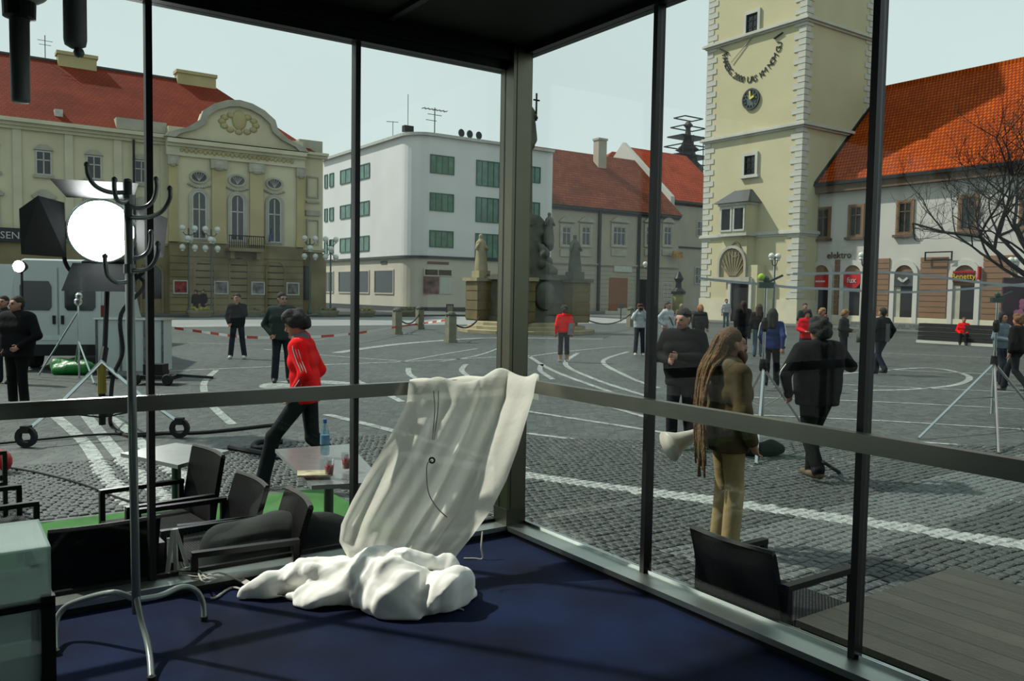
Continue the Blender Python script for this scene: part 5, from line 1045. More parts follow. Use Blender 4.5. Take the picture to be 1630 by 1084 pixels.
q = Z(1540, 549); s_ = ST(q); q = FR(sa.x+.42, s_.y); person('person in red jacket sitting on the dark bench', (q.x-.18, q.y-.02), PI-.5, 1.7, ('lap', 'lap'), sit=True, top=red, legs=cl('black_jeans'), hairc=(90, 70, 56), vox=.02)
person('person in pale denim and dark jacket at the right edge', at(1590, 612), PI+.5, 1.74, ('down', 'hold'), stride=.1, top=cl('pale_denim', (112, 126, 136)), legs=cl('dark_jeans'), hair='long', hairc=(30, 24, 22), vox=.017)
person('person in black coat with colourful scarf striding at the right edge', at(1616, 624), .6, 1.72, ('down', 'down'), stride=.3, top=cl('black'), legs=cl('black_jeans'), shoes=M('shoe_grey', (90, 92, 90), .7), hair='full', hairc=(120, 84, 50), vox=.017, bulk=1.15, collar=cl('scarf', (150, 90, 60)))
q = D(1622, 505, 21); o = thing('flower_board', 'dark board with large pink blossoms at the right edge', 'sign', (q.x, q.y, 0)); MB().box(-.45, .6, -.03, .03, 1.0, 2.6).build('panel', M('board_plum', (60, 30, 44), .6, 0, .6, 3), o); MB().box(-.4, -.35, -.03, .03, 0, 1.0).build('leg', m_rub, o); MB().box(.5, .55, -.03, .03, 0, 1.0).build('leg', m_rub, o)
r = random.Random(2)
for j in range(7): x, z = r.uniform(-.35, .4), r.uniform(1.15, 2.45); kk = MB(); [kk.sph((x+.09*math.cos(a*1.256), -.045, z+.09*math.sin(a*1.256)), (.08, .015, .08), 8) for a in range(5)]; kk.build('blossom', M('blossom_%d' % (j % 2), ((206, 120, 160), (206, 190, 196))[j % 2], .6), o)
# ------------------------------------------------------------------ film gear in the square
p = Z(163, 690); hm = thing('film_lamp', 'big round film lamp glowing on a wheeled stand at the left', 'film lamp', (p.x, p.y, 0), 0)
hc = D(162, 368, p.y)-Vector((p.x, p.y, 0)); fd = Vector((.30, -1, -.12)).normalized(); rx = fd.cross(Vector((0, 0, 1))).normalized(); ry = rx.cross(fd)
def HL(a, b, c): return hc+rx*-a*-1*1.0+ry*b+fd*c if False else hc+rx*(-a)+ry*b+fd*c
R_ = .40
fH = lambda x, y, z: tuple(HL(x, y, z))
MB().lathe([(R_, 0), (R_, .012)], n=40, f=fH).build('lens', M('lamp_glow', (255, 255, 252), .3, 0, 0, emit=50), hm)
MB().lathe([(R_, -.06), (R_+.035, -.06), (R_+.035, .04), (R_+.005, .045), (R_, .02)], n=40, f=fH, cap=False).build('lens_ring', m_chrome, hm, True)
hb_ = MB().lathe([(R_+.02, -.05), (R_+.02, -.35), (R_*.9, -.6), (R_*.6, -.75), (.1, -.78)], n=24, f=fH).build('housing', M('lamp_housing', (34, 40, 52), .4, .3), hm, True)
for k in range(4): MB().box(-.28, .28, -R_-.14+.0, -R_-.02, -.62+.14*k, -.53+.14*k, fH).build('cooling_fin', m_rub, hb_)
m_barn = M('barn_door', (40, 42, 44), .45, .4)
for nm, c4 in (('top', [(-.40, .43, .05), (.40, .43, .05), (.52, .66, .38), (-.52, .66, .38)]), ('left', [(-.43, .36, .05), (-.43, -.36, .05), (-.92, -.32, .22), (-.92, .26, .22), (-.7, .44, .2)]), ('right', [(.43, .36, .05), (.43, -.36, .05), (.80, -.30, .34), (.86, .22, .34)]), ('low', [(-.36, -.43, .05), (.36, -.43, .05), (.46, -.78, .28), (-.46, -.78, .28)])):
    n_ = len(c4); V = [HL(*q) for q in c4]+[HL(q[0], q[1], q[2]-.012) for q in c4]; MB().add(V, [tuple(range(n_)), tuple(range(n_, 2*n_))]+[(i, (i+1) % n_, n_+(i+1) % n_, n_+i) for i in range(n_)]).build('barn_door', m_barn, hm)
yk = [HL(-.50, .05, -.3), HL(-.52, -.45, -.3), HL(-.3, -.70, -.3), HL(0, -.74, -.3), HL(.3, -.70, -.3), HL(.52, -.45, -.3), HL(.50, .05, -.3)]
MB().tube(smooth_path(yk, 5), .028, 8).build('yoke', m_rub, hm); bz = HL(0, -.74, -.3)
for s in (-1, 1): MB().lathe([(.06, 0), (.06, .05)], n=10, f=lambda x, y, z, s=s: tuple(HL(s*(.50+z), .05+x, -.3+y))).build('tilt_knob', m_iron, hm)
MB().tube([(bz.x, bz.y, bz.z), (bz.x*.5, bz.y*.5, 1.15)], .035, 8).build('riser_tube', m_iron, hm); MB().tube([(bz.x*.5, bz.y*.5, 1.15), (0, 0, .9)], .05, 8).build('column_clamp', m_iron, hm)
MB().tube([(0, 0, .95), (0, 0, .55)], .055, 10).build('column', M('lamp_yellow', (142, 128, 48), .5, .2), hm); MB().tube([(0, 0, .55), (0, 0, .12)], .045, 10).build('column', m_iron, hm)
for px, py in ((42, 712), (286, 697), (172, 662)):
    q = Z(px, py)-p; q.z = .14; e = q
    lg = MB().tube([(0, 0, .98), e*.55+Vector((0, 0, .43)), e+Vector((0, 0, .06))], .026, 8).build('leg', m_chrome, hm); MB().bar((0, 0, .22), (e.x*.62, e.y*.62, .38), .02).build('brace', m_iron, lg)
    MB().lathe([(.07, -.03), (.13, -.03), (.13, .03), (.07, .03)], n=16, cap=False, f=lambda x, y, z, e=e: (e.x+x, e.y+z, .13+y)).box(e.x-.05, e.x+.05, e.y-.05, e.y+.05, .18, .27).build('wheel', m_rub, lg)
def cable(name, label, pts, r, mat=m_rub): return tag(MB().tube(smooth_path(pts, 8), r, 7).build(name, mat), label, 'cable')
H0 = Vector((p.x, p.y, 0))
cable('lamp_cable', 'thick black cable looping down from the film lamp', [H0+HL(.1, -.5, -.5), H0+HL(.45, -.75, -.5), D(193, 500, p.y), D(195, 560, p.y), D(180, 600, p.y), D(176, 650, p.y), Z(178, 678, .02), Z(205, 694, .02), Z(260, 690, .02), Z(330, 688, .02), Z(440, 676, .02)], .028)
cable('ground_cable', 'thin dark cable running across the setts at the left', [Z(-20, 708, .025), Z(60, 700, .025), Z(150, 692, .025), Z(230, 690, .025), Z(300, 686, .025)], .015)
cable('ground_cable', 'thin cable near the green carpet edge', [Z(-10, 740, .025), Z(60, 752, .025), Z(130, 770, .025), Z(200, 796, .025), Z(235, 800, .025)], .01)
cable('looped_cable', 'black hose looping on the ground behind the table', [Z(365, 712, .04), Z(420, 722, .04), Z(455, 728, .04), Z(440, 716, .04), Z(405, 712, .04), Z(412, 704, .04), Z(450, 703, .04)], .035)
o = tag(MB().sph(tuple(Z(-2, 735, .13)), .13, 16).build('red_ball', M('ball_red', (190, 16, 26), .3), smooth=True), 'small red ball cut by the left edge', 'ball')
p2 = Z(126, 602); cs = thing('light_stand', 'thin silver light stand before the van', 'stand', p2)
MB().tube([(0, 0, .0), (0, 0, 1.75)], .022, 7).build('column', m_chrome, cs); MB().sph((0, 0, 1.66), .09, 8).sph((.03, -.02, 1.78), .08, 8).build('grip_head', m_chrome, cs)
for px, py in ((62, 600), (150, 614), (118, 594)): q = Z(px, py)-p2; MB().tube([(0, 0, 1.45 if px == 62 else .8), (q.x, q.y, .05)], .018, 6).build('leg', m_chrome, cs)
# tripods at the right and tapes strung between them
def stand(px, py, ztop, zhub, feet, label):
    q = Z(px, py); o = thing('light_stand', label, 'stand', q, 0, 'silver light stands at the right')
    MB().tube([(0, 0, .18), (0, 0, zhub+.2)], .03, 8).build('lower_tube', m_chrome, o); MB().tube([(0, 0, zhub+.2), (0, 0, ztop)], .02, 8).build('upper_tube', m_chrome, o)
    MB().lathe([(.05, zhub-.05), (.06, zhub), (.05, zhub+.12)], n=10).build('collar', m_iron, o); MB().lathe([(.035, zhub+.5), (.05, zhub+.55), (.05, zhub+.65), (.03, zhub+.7)], n=10).build('collar', m_iron, o)
    MB().box(-.1, .1, -.04, .04, ztop-.12, ztop-.04).sph((0, 0, ztop), .05, 8).bar((-.02, 0, ztop-.06), (.22, -.03, ztop+.06), .03).build('grip_head', M('grip_green', (50, 70, 62), .4, .4), o)
    for fx, fy in feet: e = Z(fx, fy)-q; lg = MB().tube([(0, 0, zhub), (e.x, e.y, .02)], .02, 7).build('leg', m_chrome, o); MB().bar((0, 0, zhub*.45), (e.x*.5, e.y*.5, zhub*.5), .014).build('brace', m_chrome, lg)
    return o, q
s1, q1 = stand(1211, 700, 2.25, 1.02, ((1203, 741), (1272, 670), (1165, 685)), 'silver light stand with green clamp behind the dreadlocked man')
s2, q2 = stand(1578, 676, 2.1, 1.0, ((1589, 724), (1462, 700), (1655, 668)), 'silver light stand with wide legs at the right edge')
tq = D(1212, 441, q1.y); o = tag(MB().sph(tuple(tq), .05, 14).build('tennis_ball', M('tennis_yellow', (170, 214, 40), .8, 0, .1, 20, .5, 80), smooth=True), 'bright yellow-green tennis ball on top of the silver stand', 'ball')
m_ltape = M('pale_tape', (168, 172, 176), .4); yA = q1.y
ribbon('cable_tape', 'pale tape strung from the tower side to the silver stand', 'tape', [D(1113, 443, yA), D(1160, 448, yA), D(1218, 453, yA), D(1270, 458, yA+.3), D(1370, 461, yA+1)], .035, m_ltape, 'tapes strung between the stands')
ribbon('cable_tape', 'upper pale tape crossing before the shop signs', 'tape', [D(1262, 436, yA+2), D(1370, 434, yA+2), D(1405, 433, yA+2), D(1480, 439, yA+2), D(1555, 449, yA+2), D(1640, 456, yA+2)], .04, m_ltape, 'tapes strung between the stands')
ribbon('cable_tape', 'lower pale tape rising to the right before the shops', 'tape', [D(1340, 462, yA+2.5), D(1425, 465, yA+2.5), D(1480, 464, yA+2.5), D(1550, 459, yA+2.5), D(1640, 451, yA+2.5)], .035, m_ltape, 'tapes strung between the stands')
pb = Z(1216, 727); V, F, _ = sdf_mesh([((-.18, 0, .08), (.1, .03, .09), .09, .1, 0), ((.1, .03, .12), (.2, .02, .1), .1, .07, 0), ((-.3, .05, .05), (-.15, 0, .07), .05, .07, 0)], .02, .04); o = bpy.data.objects.new('dark_bag', mesh_np('dark_bag', V, F, [cl('dark_bag', (30, 30, 31))])); link(o); o.location = pb; tag(o, 'small dark bag lying at the foot of the silver stand', 'bag')

# ------------------------------------------------------------------ terrace outside the left glazing
gc = fthing('green_carpet', None, None, 0, 6, kind='structure'); MB().box(-4.5, 3.15, 4.72, 7.85, .0, .02).build('turf', m_green, gc)
m_weave = Mbrick('black_weave', (24, 22, 20), (34, 31, 28), (8, 8, 8), .012, .008, .22, .9, .5, 'XZ'); m_weave2 = Mbrick('black_weave_back', (24, 22, 20), (36, 33, 29), (8, 8, 8), .012, .008, .22, .9, .5, 'XZ'); m_frame = M('chair_frame', (20, 19, 18), .4, .3)
m_seat = Mbrick('grey_weave_seat', (110, 110, 108), (84, 84, 82), (20, 20, 20), .02, .014, .3, .8, .6, 'XY')
def chair(label, loc, rz, group='black woven lounge chairs', zb=.30, zt=.72):
    o = thing('lounge_chair', label, 'chair', loc, rz, group)       # faces local +y
    W_, Dp = .29, .30
    MB().box(-W_+.03, W_-.03, -Dp+.04, Dp, .30, .345).build('seat', m_seat, o)
    r0 = []; P = []
    for i in range(7):
        z = zb+(zt-zb)*i/6; y = -Dp+.03-.10*(i/6)**1.4; P.append((z, y))
    g1 = [[(-W_+.02+(2*W_-.04)*j/8, y-.03*math.sin(math.pi*j/8), z) for j in range(9)] for z, y in P]; g2 = [[(x, y+.035, z) for x, y, z in row] for row in g1]
    b = MB().grid(g1).grid(g2[::-1])
    for a_, c_ in ((g1[-1], g2[-1]), (g1[0], g2[0])): b.grid([a_, c_])
    for j in (0, -1): b.grid([[r[j] for r in g1], [r[j] for r in g2]])
    b.build('backrest', m_weave2, o)
    tp = [((q[0]), q[1]+.017, q[2]+.006) for q in g1[-1]]; MB().tube(tp, .016, 6).build('top_rail', M('weave_edge', (60, 58, 54), .6, 0, .3, 40), o)
    for s in (-1, 1):
        MB().bar((s*W_, -Dp+.02, .545), (s*W_, Dp+.0, .545), .045, .03).build('armrest', m_frame, o)
        MB().bar((s*W_, Dp-.015, 0), (s*W_, Dp-.015, .54), .035).build('leg', m_frame, o); MB().bar((s*W_, -Dp+.04, 0), (s*W_, -Dp+.04, .54), .035).build('leg', m_frame, o)
        MB().bar((s*W_, -Dp+.04, .27), (s*W_, Dp-.015, .27), .03).build('side_rail', m_frame, o)
    MB().bar((-W_, Dp-.015, .29), (W_, Dp-.015, .29), .03).bar((-W_, -Dp+.04, .29), (W_, -Dp+.04, .29), .03).build('seat_frame', m_frame, o)
    return o
TA = TH-PI/2        # rotation that points local +y along +s
q = ST(Z(318, 890)); chair('woven lounge chair with tall back, left of three under the tables', FR(q.x-.32, q.y-.17, .02), TA+PI+.12, zb=.08, zt=.80)
q = ST(Z(398, 768, .72)); chair('woven lounge chair second from the left, behind the dark cushion', FR(q.x-.35, q.y-.05, .02), TA+PI+.05)
q = ST(Z(482, 812, .72)); chair('woven lounge chair nearest the white cloth outside the glass', FR(q.x-.30, q.y+.24, .02), TA+PI-.1)
q = ST(Z(185, 872, .72)); chair('woven lounge chair with its back close to the left sill', FR(q.x, max(q.y, TG+.16)+.32, .02), TH+.03)
q = ST(Z(0, 818)); chair('woven lounge chair cut by the left edge beyond the carpet', FR(q.x-.28, q.y+.1, .02), TA+.1)
q = ST(Z(40, 930)); chair('woven lounge chair behind the glass cabinet', FR(q.x-.25, q.y+.15, .02), TA+.1)
q = ST(Z(1156, 870, .72)); chair('woven lounge chair outside the right glazing beside the low table', FR(max(q.x, SG+.14)+.34, q.y+.02, .015), TA)
# dark cushion bolster on the terrace
pr = []; r = random.Random(12); e0, e1 = FR(onT(345, 866, TG+.30).x, TG+.30, .40), FR(onT(525, 850, TG+.30).x, TG+.28, .44)
for i in range(9):
    t = i/8; c_ = e0.lerp(e1, t); pr.append(((c_.x, c_.y, c_.z-.14), (c_.x+.02, c_.y, c_.z+.06+.03*math.sin(t*5)), .20, .12, 0))
V, F, _ = sdf_mesh(pr, .02, .09, smooth=2, noise=lambda x, y, z: .012*np.sin(9*x+6*z+3*np.sin(5*y))+.008*np.sin(21*x-13*z))
o = bpy.data.objects.new('dark_bolster', mesh_np('dark_bolster', V, F, [cl('bolster', (50, 55, 54), .25, 5)])); link(o); tag(o, 'long dark grey bolster heaped on the chairs behind the sill', 'cushion')
o.location.z = 0
# tables
def table(label, c4, z, mat, leg):
    o = thing('cafe_table', label, 'table', Vector((sum(q.x for q in c4)/4, sum(q.y for q in c4)/4, .02)), 0, 'small square terrace tables'); g0 = Vector(o.location); V = [Vector((q.x, q.y, z-.02))-g0 for q in c4]
    n_ = 4; MB().add([tuple(v) for v in V]+[(v.x, v.y, v.z-.03) for v in V], [(0, 1, 2, 3), (4, 5, 6, 7)]+[(i, (i+1) % 4, 4+(i+1) % 4, 4+i) for i in range(4)]).build('top', mat, o)
    MB().tube([(0, 0, .02), (0, 0, z-.06)], .035, 10).build('column', leg, o); MB().lathe([(.24, 0), (.24, .015), (.04, .03)], n=20).build('base', leg, o)
    for i in range(4): e = V[i]*.55; MB().bar((0, 0, z-.075), (e.x, e.y, z-.065), .03).build('bracket', m_frame, o)
    return o
mt1 = M('grey_tabletop', (150, 154, 150), .35, 0, .12, 6, spec=.6); mt2 = M('granite_tabletop', (116, 120, 118), .25, 0, .2, 20, spec=.7); mleg = M('table_leg_green', (70, 92, 78), .35, .5)
table('small grey square table beyond the tall-backed chair', [Z(192, 717, .72), Z(283, 736, .72), Z(365, 713, .72), Z(280, 701, .72)], .72, mt1, mleg)
t2c = [Z(438, 711, .74), Z(496, 768, .74), Z(612, 762, .74), Z(556, 703, .74)]
table('square table with bottle and cups behind the white cloth', t2c, .74, mt2, mleg)
q = Z(517, 724, .74); o = thing('water_bottle', 'clear plastic water bottle with blue cap on the table', 'bottle', (q.x, q.y, .74))
MB().lathe([(.03, 0), (.036, .01), (.036, .06), (.033, .08), (.036, .10), (.036, .16), (.028, .2), (.014, .23), (.013, .25)], n=14).build('body', Mglass('bottle_plastic', (.62, .78, .84), .12, .05), o, True); MB().lathe([(.015, .245), (.015, .275)], n=10).build('cap', M('cap_blue', (40, 110, 190), .4), o)
MB().lathe([(.0365, .085), (.0365, .155)], n=14).build('label', M('label_blue', (110, 160, 190), .5, 0, .4, 30), o)
for px, py, wh in ((524, 757, 'nearest the table edge'), (551, 746, 'beside the black mullion')):
    q = Z(px, py, .74); o = thing('red_cup', 'clear cup with red drink '+wh, 'cup', (q.x, q.y, .74), 0, 'cups on the table'); MB().lathe([(.026, 0), (.036, .11), (.034, .11), (.025, .005)], n=14).build('cup', Mglass('cup_plastic', (.8, .82, .82), .15, .1), o, True); MB().lathe([(.025, .004), (.032, .07)], n=14).build('drink', M('drink_red', (190, 40, 44), .2), o, True)
q = Z(500, 755, .74); o = tag(MB().obox((q.x, q.y, .746), (.11, .02, 0), (-.02, .08, 0), (0, 0, .006)).build('magazine', M('magazine', (200, 190, 150), .4, 0, .5, 14)), 'magazine lying at the near corner of the table', 'magazine')
# low wooden table outside the right glazing, built of planks
zt_ = .46; wt = fthing('wooden_table', 'low wooden plank table outside the right glazing', 'table', 4.1, 1.2, .015)
m_wood = M('grey_wood', (132, 123, 106), .6, 0, .22, 3, .3, 50)
wn = m_wood.node_tree; mpn = wn.nodes.new('ShaderNodeMapping'); mpn.inputs['Scale'].default_value = (14, .6, 6); tcn = [x for x in wn.nodes if x.type == 'TEX_COORD'][0]; nzn = [x for x in wn.nodes if x.type == 'TEX_NOISE'][0]; wn.links.new(tcn.outputs['Object'], mpn.inputs[0]); wn.links.new(mpn.outputs[0], nzn.inputs['Vector'])
for i in range(10):
    x_ = 3.36+.146*i; MB().box(x_, x_+.143, .0, 2.42, zt_-.03, zt_).build('plank', m_wood if i % 2 else M('grey_wood_b', (142, 132, 114), .6, 0, .2, 3, .3, 50), wt)
MB().box(3.37, 3.42, .0, 2.40, zt_-.1, zt_-.03).build('apron', m_frame, wt); MB().box(4.76, 4.81, .0, 2.40, zt_-.1, zt_-.03).build('apron', m_frame, wt)
for x in (3.42, 4.74):
    for y in (.1, 2.33): MB().box(x-.03, x+.03, y-.03, y+.03, .015, zt_-.03).build('leg', m_frame, wt)
# ------------------------------------------------------------------ inside the pavilion: white cloth
m_fab = bpy.data.materials.new('white_fabric'); m_fab.use_nodes = True; n = m_fab.node_tree.nodes; l = m_fab.node_tree.links; pb_ = n['Principled BSDF']; pb_.inputs['Base Color'].default_value = lin((246, 244, 232)); pb_.inputs['Roughness'].default_value = .8; pb_.inputs['Specular IOR Level'].default_value = .2
tl_ = n.new('ShaderNodeBsdfTranslucent'); tl_.inputs[0].default_value = lin((246, 244, 234)); ms = n.new('ShaderNodeMixShader'); ms.inputs[0].default_value = .45; l.new(pb_.outputs[0], ms.inputs[1]); l.new(tl_.outputs[0], ms.inputs[2]); tp__ = n.new('ShaderNodeBsdfTransparent'); ms2 = n.new('ShaderNodeMixShader'); ms2.inputs[0].default_value = .10; l.new(ms.outputs[0], ms2.inputs[1]); l.new(tp__.outputs[0], ms2.inputs[2]); l.new(ms2.outputs[0], n['Material Output'].inputs[0])
tx = n.new('ShaderNodeTexCoord'); nn_ = n.new('ShaderNodeTexNoise'); nn_.inputs['Scale'].default_value = 9; nn_.inputs['Detail'].default_value = 4; bu = n.new('ShaderNodeBump'); bu.inputs['Strength'].default_value = .35; bu.inputs['Distance'].default_value = .03; l.new(tx.outputs['Object'], nn_.inputs['Vector']); l.new(nn_.outputs['Fac'], bu.inputs['Height']); l.new(bu.outputs[0], pb_.inputs['Normal']); l.new(bu.outputs[0], tl_.inputs['Normal'])
def railpt(px, py, off):
    pa = onT(px, py, TI-off); pb = onS(px, py, SI-off)
    return FR(*pa) if pa.x < SI else FR(*pb)
rows = [(606, 652, 600, 858), (640, 648, 628, 850), (680, 628, 668, 838), (720, 606, 715, 824), (760, 581, 765, 806), (800, 559, 812, 782), (835, 543, 850, 754), (862, 540, 880, 730), (885, 552, 900, 716), (905, 572, 915, 706)]
cloth = thing('white_cloth', 'large white translucent cloth draped over the handrail into a heap on the carpet', 'cloth', Z(640, 930, ZF))
cg = Vector(cloth.location); NU = 110; NV = 96; Gd = []
def topy(u):  # rumpled upper edge
    return 606-6*u-16*math.exp(-((u-.70)/.12)**2)-5*math.exp(-((u-.22)/.08)**2)+5*math.exp(-((u-.45)/.12)**2)-6*math.exp(-((u-.97)/.04)**2)
def rowat(v):
    x = v*(len(rows)-1); i = min(int(x), len(rows)-2); t = x-i; return [rows[i][k]*(1-t)+rows[i+1][k]*t for k in range(4)]
tail = []
for a in range(10):              # the part folded over the rail, hanging outside it
    row = []
    for j in range(NU+1):
        u = j/NU; px = 652+206*u; th_ = a/9
        pt_ = railpt(px, topy(u), -.055*1.0+.06*th_); z_in = railpt(px, topy(u), .0).z
        pt_.z = ZR+.012+.035*math.sin(th_*math.pi/2)*0+(.0 if th_ > .55 else -.14*(1-th_/.55))+.012*math.sin(18*u)*th_
        row.append(pt_)
    tail.append(row)
main = []
for i in range(NV+1):
    v = i/NV; yl, xl, yr, xr = rowat(v); row = []
    for j in range(NU+1):
        u = j/NU; px = xl+(xr-xl)*u; py = yl+(yr-yl)*u
        if v < .12: py = py*(v/.12)+topy(u)*(1-v/.12) if v > 0 else topy(u)
        r0 = railpt(652+206*u, 606, .012).y; dep = r0+(4.40-r0)*(v**.85)
        amp = .012+.055*v*(1-.5*v)
        f_ = amp*(math.sin(9*u+2.2*v+1.5*math.sin(3*v))*.7+.55*math.sin(21*u-3*v+2*math.sin(4*u))+.3*math.sin(43*u+5*v)+.8*abs(math.sin(5.5*u-4.2*v))-.4)
        f_ += .03*math.exp(-((u-.56)/.02)**2)*(.3+v)+.05*v*math.exp(-((u-.93)/.05)**2)
        f_ += .07*max(0, v-.72)*math.sin(26*v+9*u+2*math.sin(7*u))*2.2
        f_ -= .10*math.sin(math.pi*u)*math.sin(math.pi*min(1, v*1.1))
        row.append(D(px, py, dep+f_))
    main.append(row)
full = tail[:6]+main
MB().grid([[q-cg for q in r] for r in full]).build('drape', m_fab, cloth, True, fix=False)
# heap on the floor
m_heap = M('thick_fabric', (255, 254, 246), .8, 0, .02, spec=.15); _e = [x for x in m_heap.node_tree.nodes if x.type == 'VALTORGB'][0].color_ramp.elements
for _x in _e: _x.color = (.93, .92, .86, 1)
pr = []; r = random.Random(31)
def lump(*L):
    for (xa, ya, za, ra), (xb, yb, zb, rb_) in zip(L, L[1:]): pr.append((tuple(Z(xa, ya, za)), tuple(Z(xb, yb, zb)), ra, rb_, 0))
lump((392, 946, .41, .02), (430, 934, .44, .075), (480, 922, .46, .11), (540, 922, .47, .12), (590, 918, .50, .13))
lump((430, 950, .40, .04), (500, 950, .42, .07), (570, 948, .43, .07))
lump((585, 900, .53, .07), (640, 900, .56, .08), (705, 900, .53, .07))
lump((595, 935, .47, .11), (640, 950, .46, .15), (690, 945, .46, .13), (722, 945, .43, .09), (736, 944, .41, .04))
lump((600, 955, .42, .06), (640, 968, .42, .06), (690, 965, .42, .06), (722, 955, .42, .05))
TRI = []
for i_ in range(16):
    th_, ph_ = r.uniform(0, 6.28), r.uniform(-.9, .9); TRI.append((math.cos(th_)*math.cos(ph_), math.sin(th_)*math.cos(ph_), math.sin(ph_), r.random()))
def crease(x, y, z):
    wx = .035*np.sin(9*y+7*z)+.02*np.sin(17*x); wy = .035*np.sin(8*x+11*z); o_ = 0
    for i_, (a_, b_, c_, p_) in enumerate(TRI):
        f_ = 2.6 if i_ < 7 else (5.5 if i_ < 12 else 10.); am = .024 if i_ < 7 else (.016 if i_ < 12 else .007); q_ = f_*(a_*(x+wx)+b_*(y+wy)+c_*z)+p_
        o_ = o_+am*(np.abs(2*(q_-np.floor(q_))-1)-.5)
    return o_
V, F, _ = sdf_mesh(pr, .0085, .03, cuts=[lambda x, y, z: ZF+.004-z], smooth=1, noise=crease)
o = bpy.data.objects.new('heap', mesh_np('heap', V-np.array(cg), F, [m_heap])); link(o, cloth)
# smooth billowed folds lying over the heap
q = D(688, 732, 4.72); MB().lathe([(.010, 0), (.018, 0), (.020, .004), (.010, .006)], (0, 0, 0), 14, cap=False, f=lambda x, y, z: tuple(q-cg+Vector((x, -.01-z, y)))).build('eyelet', m_iron, cloth)
m_cord = M('white_cord', (206, 202, 190), .8)
def cord(name, label, pts, r, mat=None, cat='cord'): return tag(MB().tube(smooth_path(pts, 6), r, 6).build(name, mat or m_cord), label, cat)
MB().tube([p_-cg-Vector((0, .02, 0)) for p_ in smooth_path([D(688, 732, 4.68), D(680, 740, 4.66), D(682, 780, 4.6), D(695, 805, 4.55), D(712, 822, 4.52)], 5)], .0035, 5).build('draw_cord', M('grey_cord', (110, 108, 98), .8), cloth)
for dx in (0, 8): MB().tube([p_-cg for p_ in smooth_path([D(690+dx, 622, 4.86), D(692+dx*.6, 655, 4.84), D(688+dx*.3, 700, 4.74)], 4)], .0028, 5).build('draw_cord', M('grey_cord'), cloth)
MB().tube([p_-cg for p_ in smooth_path([Z(398, 944, .42), Z(370, 935, .40), Z(345, 950, .40), Z(335, 952, .40)], 5)], .006, 6).build('tie_cord', m_cord, cloth)
for a in range(4):
    P = [Z(402, 938-a*3, .43), Z(382-a*6, 925-a*4, .42), Z(350-a*8, 912+a*5, .47), Z(322-a*4, 918-a*5, .47), Z(285, 914-a*2, .47)]
    cord('loose_cord', 'white loose cord %s, trailing from the cloth over the left sill' % ('topmost', 'second from top', 'third from top', 'lowest')[a], P, .005)
cord('loose_cord', 'white cord hanging from the cloth near the pillar onto carpet', [D(768, 846, 5.0), D(766, 870, 4.95), Z(768, 889, .395), Z(755, 889, .395), Z(738, 889, .395)], .005)
cord('loose_cord', 'white frayed cord at the right end of the heap', [Z(735, 950, .40), Z(742, 958, .396), Z(728, 968, .396), Z(718, 966, .396), Z(738, 971, .396)], .005)
cord('loose_cord', 'grey cord end below the front of the heap', [Z(612, 972, .397), Z(622, 980, .396), Z(632, 978, .396), Z(634, 985, .396)], .005, M('grey_cord'))
# white tripod legs of an easel standing on the terrace behind the sill
tq_ = Z(290, 905, .02); o = thing('white_easel', 'white folding stand legs behind the left sill', 'stand', tq_)
for (xa, ya), (xb, yb) in (((278, 842), (282, 910)), ((280, 842), (312, 906)), ((276, 843), (262, 905))):
    pa, pb2 = FR(*onT(xa, ya, TG+.14))-tq_, FR(*onT(xb, yb+40, TG+.12+.01*xb/300))-tq_; MB().bar(pa, pb2, .02).build('leg', m_white, o)
# ------------------------------------------------------------------ coat stand
ch_ = FR(.72, 3.9, ZF); cst = thing('coat_stand', 'tall grey steel coat stand with curved hooks and three feet', 'coat stand', ch_)
m_cs = M('coat_stand_steel', (150, 160, 156), .3, .3, .05, spec=.6); L_ = lambda px, py, dd=0.: D(px, py, ch_.y+dd)-ch_
hub = L_(217, 955); top = L_(203, 288)
MB().tube([hub+Vector((0, 0, -.06)), top], .0185, 12).build('pole', m_cs, cst, True)
MB().sph(tuple(top), (.02, .02, .012), 10).build('pole_cap', m_cs, cst, True)
zf = lambda px, py: Z(px, py, ZF+.012)-ch_
for P in ([hub, hub+Vector((-.12, .03, .02)), L_(120, 958, .1), L_(96, 975, .1), L_(88, 1000, .05), zf(88, 1038)], [hub, L_(255, 948, .12), L_(290, 934, .28), L_(312, 940, .33), L_(323, 960, .35), zf(325, 984)], [hub+Vector((0, 0, .02)), L_(224, 985, -.05), L_(234, 1020, -.12), L_(239, 1050, -.2), zf(241, 1080)]):
    lg = MB().tube(smooth_path(P, 6), .0135, 10).build('foot', m_cs, cst, True); e = P[-1]; MB().lathe([(.018, -.012), (.018, .01)], tuple(e), 10).build('foot_cap', m_rub, lg)
for P in ([(203, 306, 0), (175, 306, -.05), (152, 296, -.1), (140, 278, -.12), (138, 262, -.12)], [(206, 330, 0), (228, 330, .04), (243, 320, .06), (249, 300, .08), (248, 285, .08)], [(206, 346, 0), (235, 346, -.05), (258, 336, -.1), (270, 316, -.12), (270, 300, -.12)], [(204, 316, 0), (196, 322, -.1), (186, 318, -.18), (182, 300, -.2), (182, 286, -.2)],
          [(206, 410, 0), (222, 410, .03), (236, 400, .05), (240, 385, .06), (240, 370, .06)], [(207, 430, 0), (228, 430, -.03), (244, 420, -.06), (251, 402, -.08), (251, 388, -.08)], [(205, 448, 0), (186, 450, -.06), (172, 440, -.09), (168, 425, -.1), (167, 408, -.1)]):
    hk = MB().tube(smooth_path([L_(*q) for q in P], 5), .0095, 8).build('hook', m_cs, cst, True); MB().sph(tuple(L_(*P[-1])), .013, 8).build('hook_tip', m_cs, hk, True)
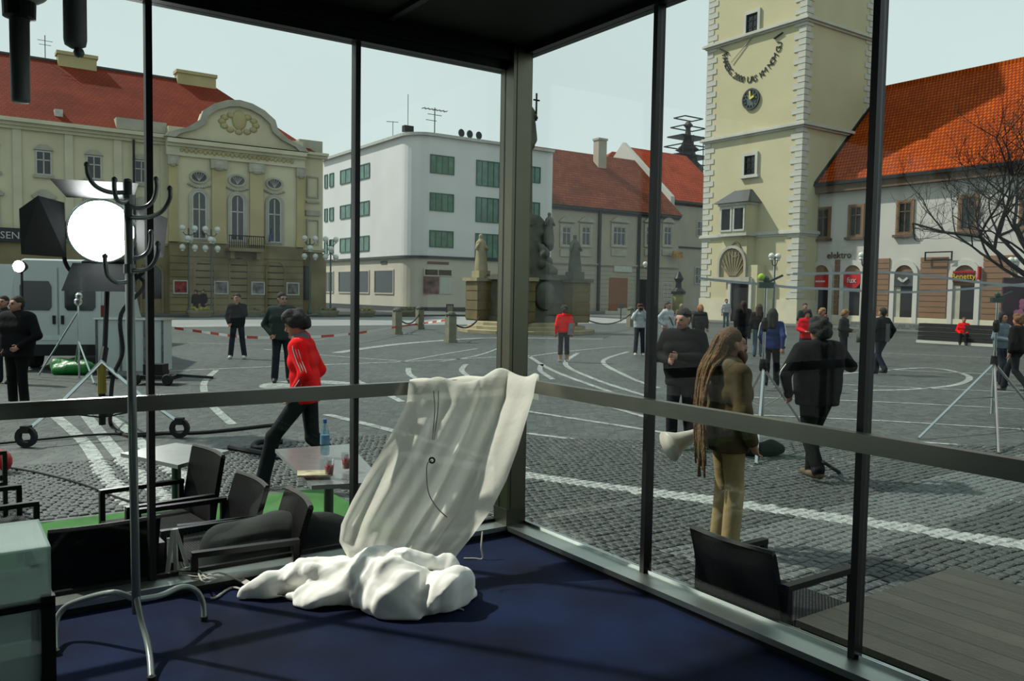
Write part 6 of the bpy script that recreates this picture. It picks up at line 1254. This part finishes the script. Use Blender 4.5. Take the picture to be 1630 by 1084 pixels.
MB().lathe([(.024, -.02), (.024, .02)], tuple(L_(205, 318)), 12).build('hook_collar', m_cs, cst); MB().lathe([(.024, -.02), (.024, .02)], tuple(L_(206, 428)), 12).build('hook_collar', m_cs, cst)
# ------------------------------------------------------------------ glass cabinet at the left
q = ST(D(62, 840, 2.95)); cb = fthing('glass_cabinet', 'glass display cabinet with black rails cut by the left edge', 'cabinet', q.x-.4, q.y, ZF)
x1, y1, x0, y0 = q.x, q.y, q.x-.75, q.y-.38
lv = [(.985, 1.16), (.72, .965), (.44, .70)]
for i, (za, zb) in enumerate(lv):
    t = .008; bx_ = MB()
    bx_.box(x0, x1, y1-t, y1, za, zb).box(x0, x1, y0, y0+t, za, zb).box(x1-t, x1, y0+t, y1-t, za, zb).box(x0, x1-t, y0+t, y1-t, za, za+t)
    gb = bx_.build('glass_box', m_thickglass, cb)
    MB().box(x0, x1+.01, y0-.01, y1+.01, za-.022, za).build('rail', m_black, gb)
    MB().box(x0, x1, y0, y1, zb-.006, zb).build('glass_lid', m_thickglass, gb)
[MB().box(*q_).build('upright', m_black, cb) for q_ in ((x1-.03, x1+.01, y0-.01, y0+.02, ZF, 1.0), (x1-.03, x1+.01, y1-.02, y1+.01, ZF, 1.0), (x0, x0+.03, y0-.01, y1+.01, ZF, 1.0))]
MB().box(x0, x1, y0, y1, ZF, ZF+.04).build('base', m_black, cb)
# ------------------------------------------------------------------ hanging lamps by the ceiling
for px, yb, r_, globe, wh in ((33, 163, .030, True, 'grey tubular pendant lamp with collar and white globe'), (120, 78, .037, False, 'plain grey tubular pendant with a small end knob')):
    b_ = D(px, yb, 2.9); o = thing('pendant_lamp', wh+', hanging at the upper left', 'pendant lamp', (b_.x, b_.y, b_.z), 0)
    m_pt = M('pendant_grey', (150, 158, 154), .5, .1)
    if globe:
        zt = D(px, 28, 2.9).z-b_.z; MB().lathe([(r_*.9, 0), (r_, .01), (r_*1.05, zt)], n=16).build('tube', m_pt, o, True); MB().lathe([(r_*1.1, zt-.005), (r_*1.7, zt+.0), (r_*1.75, zt+.05), (r_*1.4, zt+.055)], n=18).build('collar', M('collar_dark', (36, 44, 42), .5, .3), o)
        MB().sph((0, 0, zt+.15), (.115, .115, .11), 20).build('globe', m_globe, o, True); MB().tube([(0, 0, zt+.25), (0, 0, ZB-b_.z)], .008, 6).build('rod', m_iron, o)
    else:
        MB().lathe([(.012, -.0), (r_*.9, .012), (r_, .03), (r_, ZB-b_.z)], n=18).build('tube', m_pt, o, True); MB().sph((.012, 0, -.012), .018, 10).build('end_knob', m_pt, o, True)
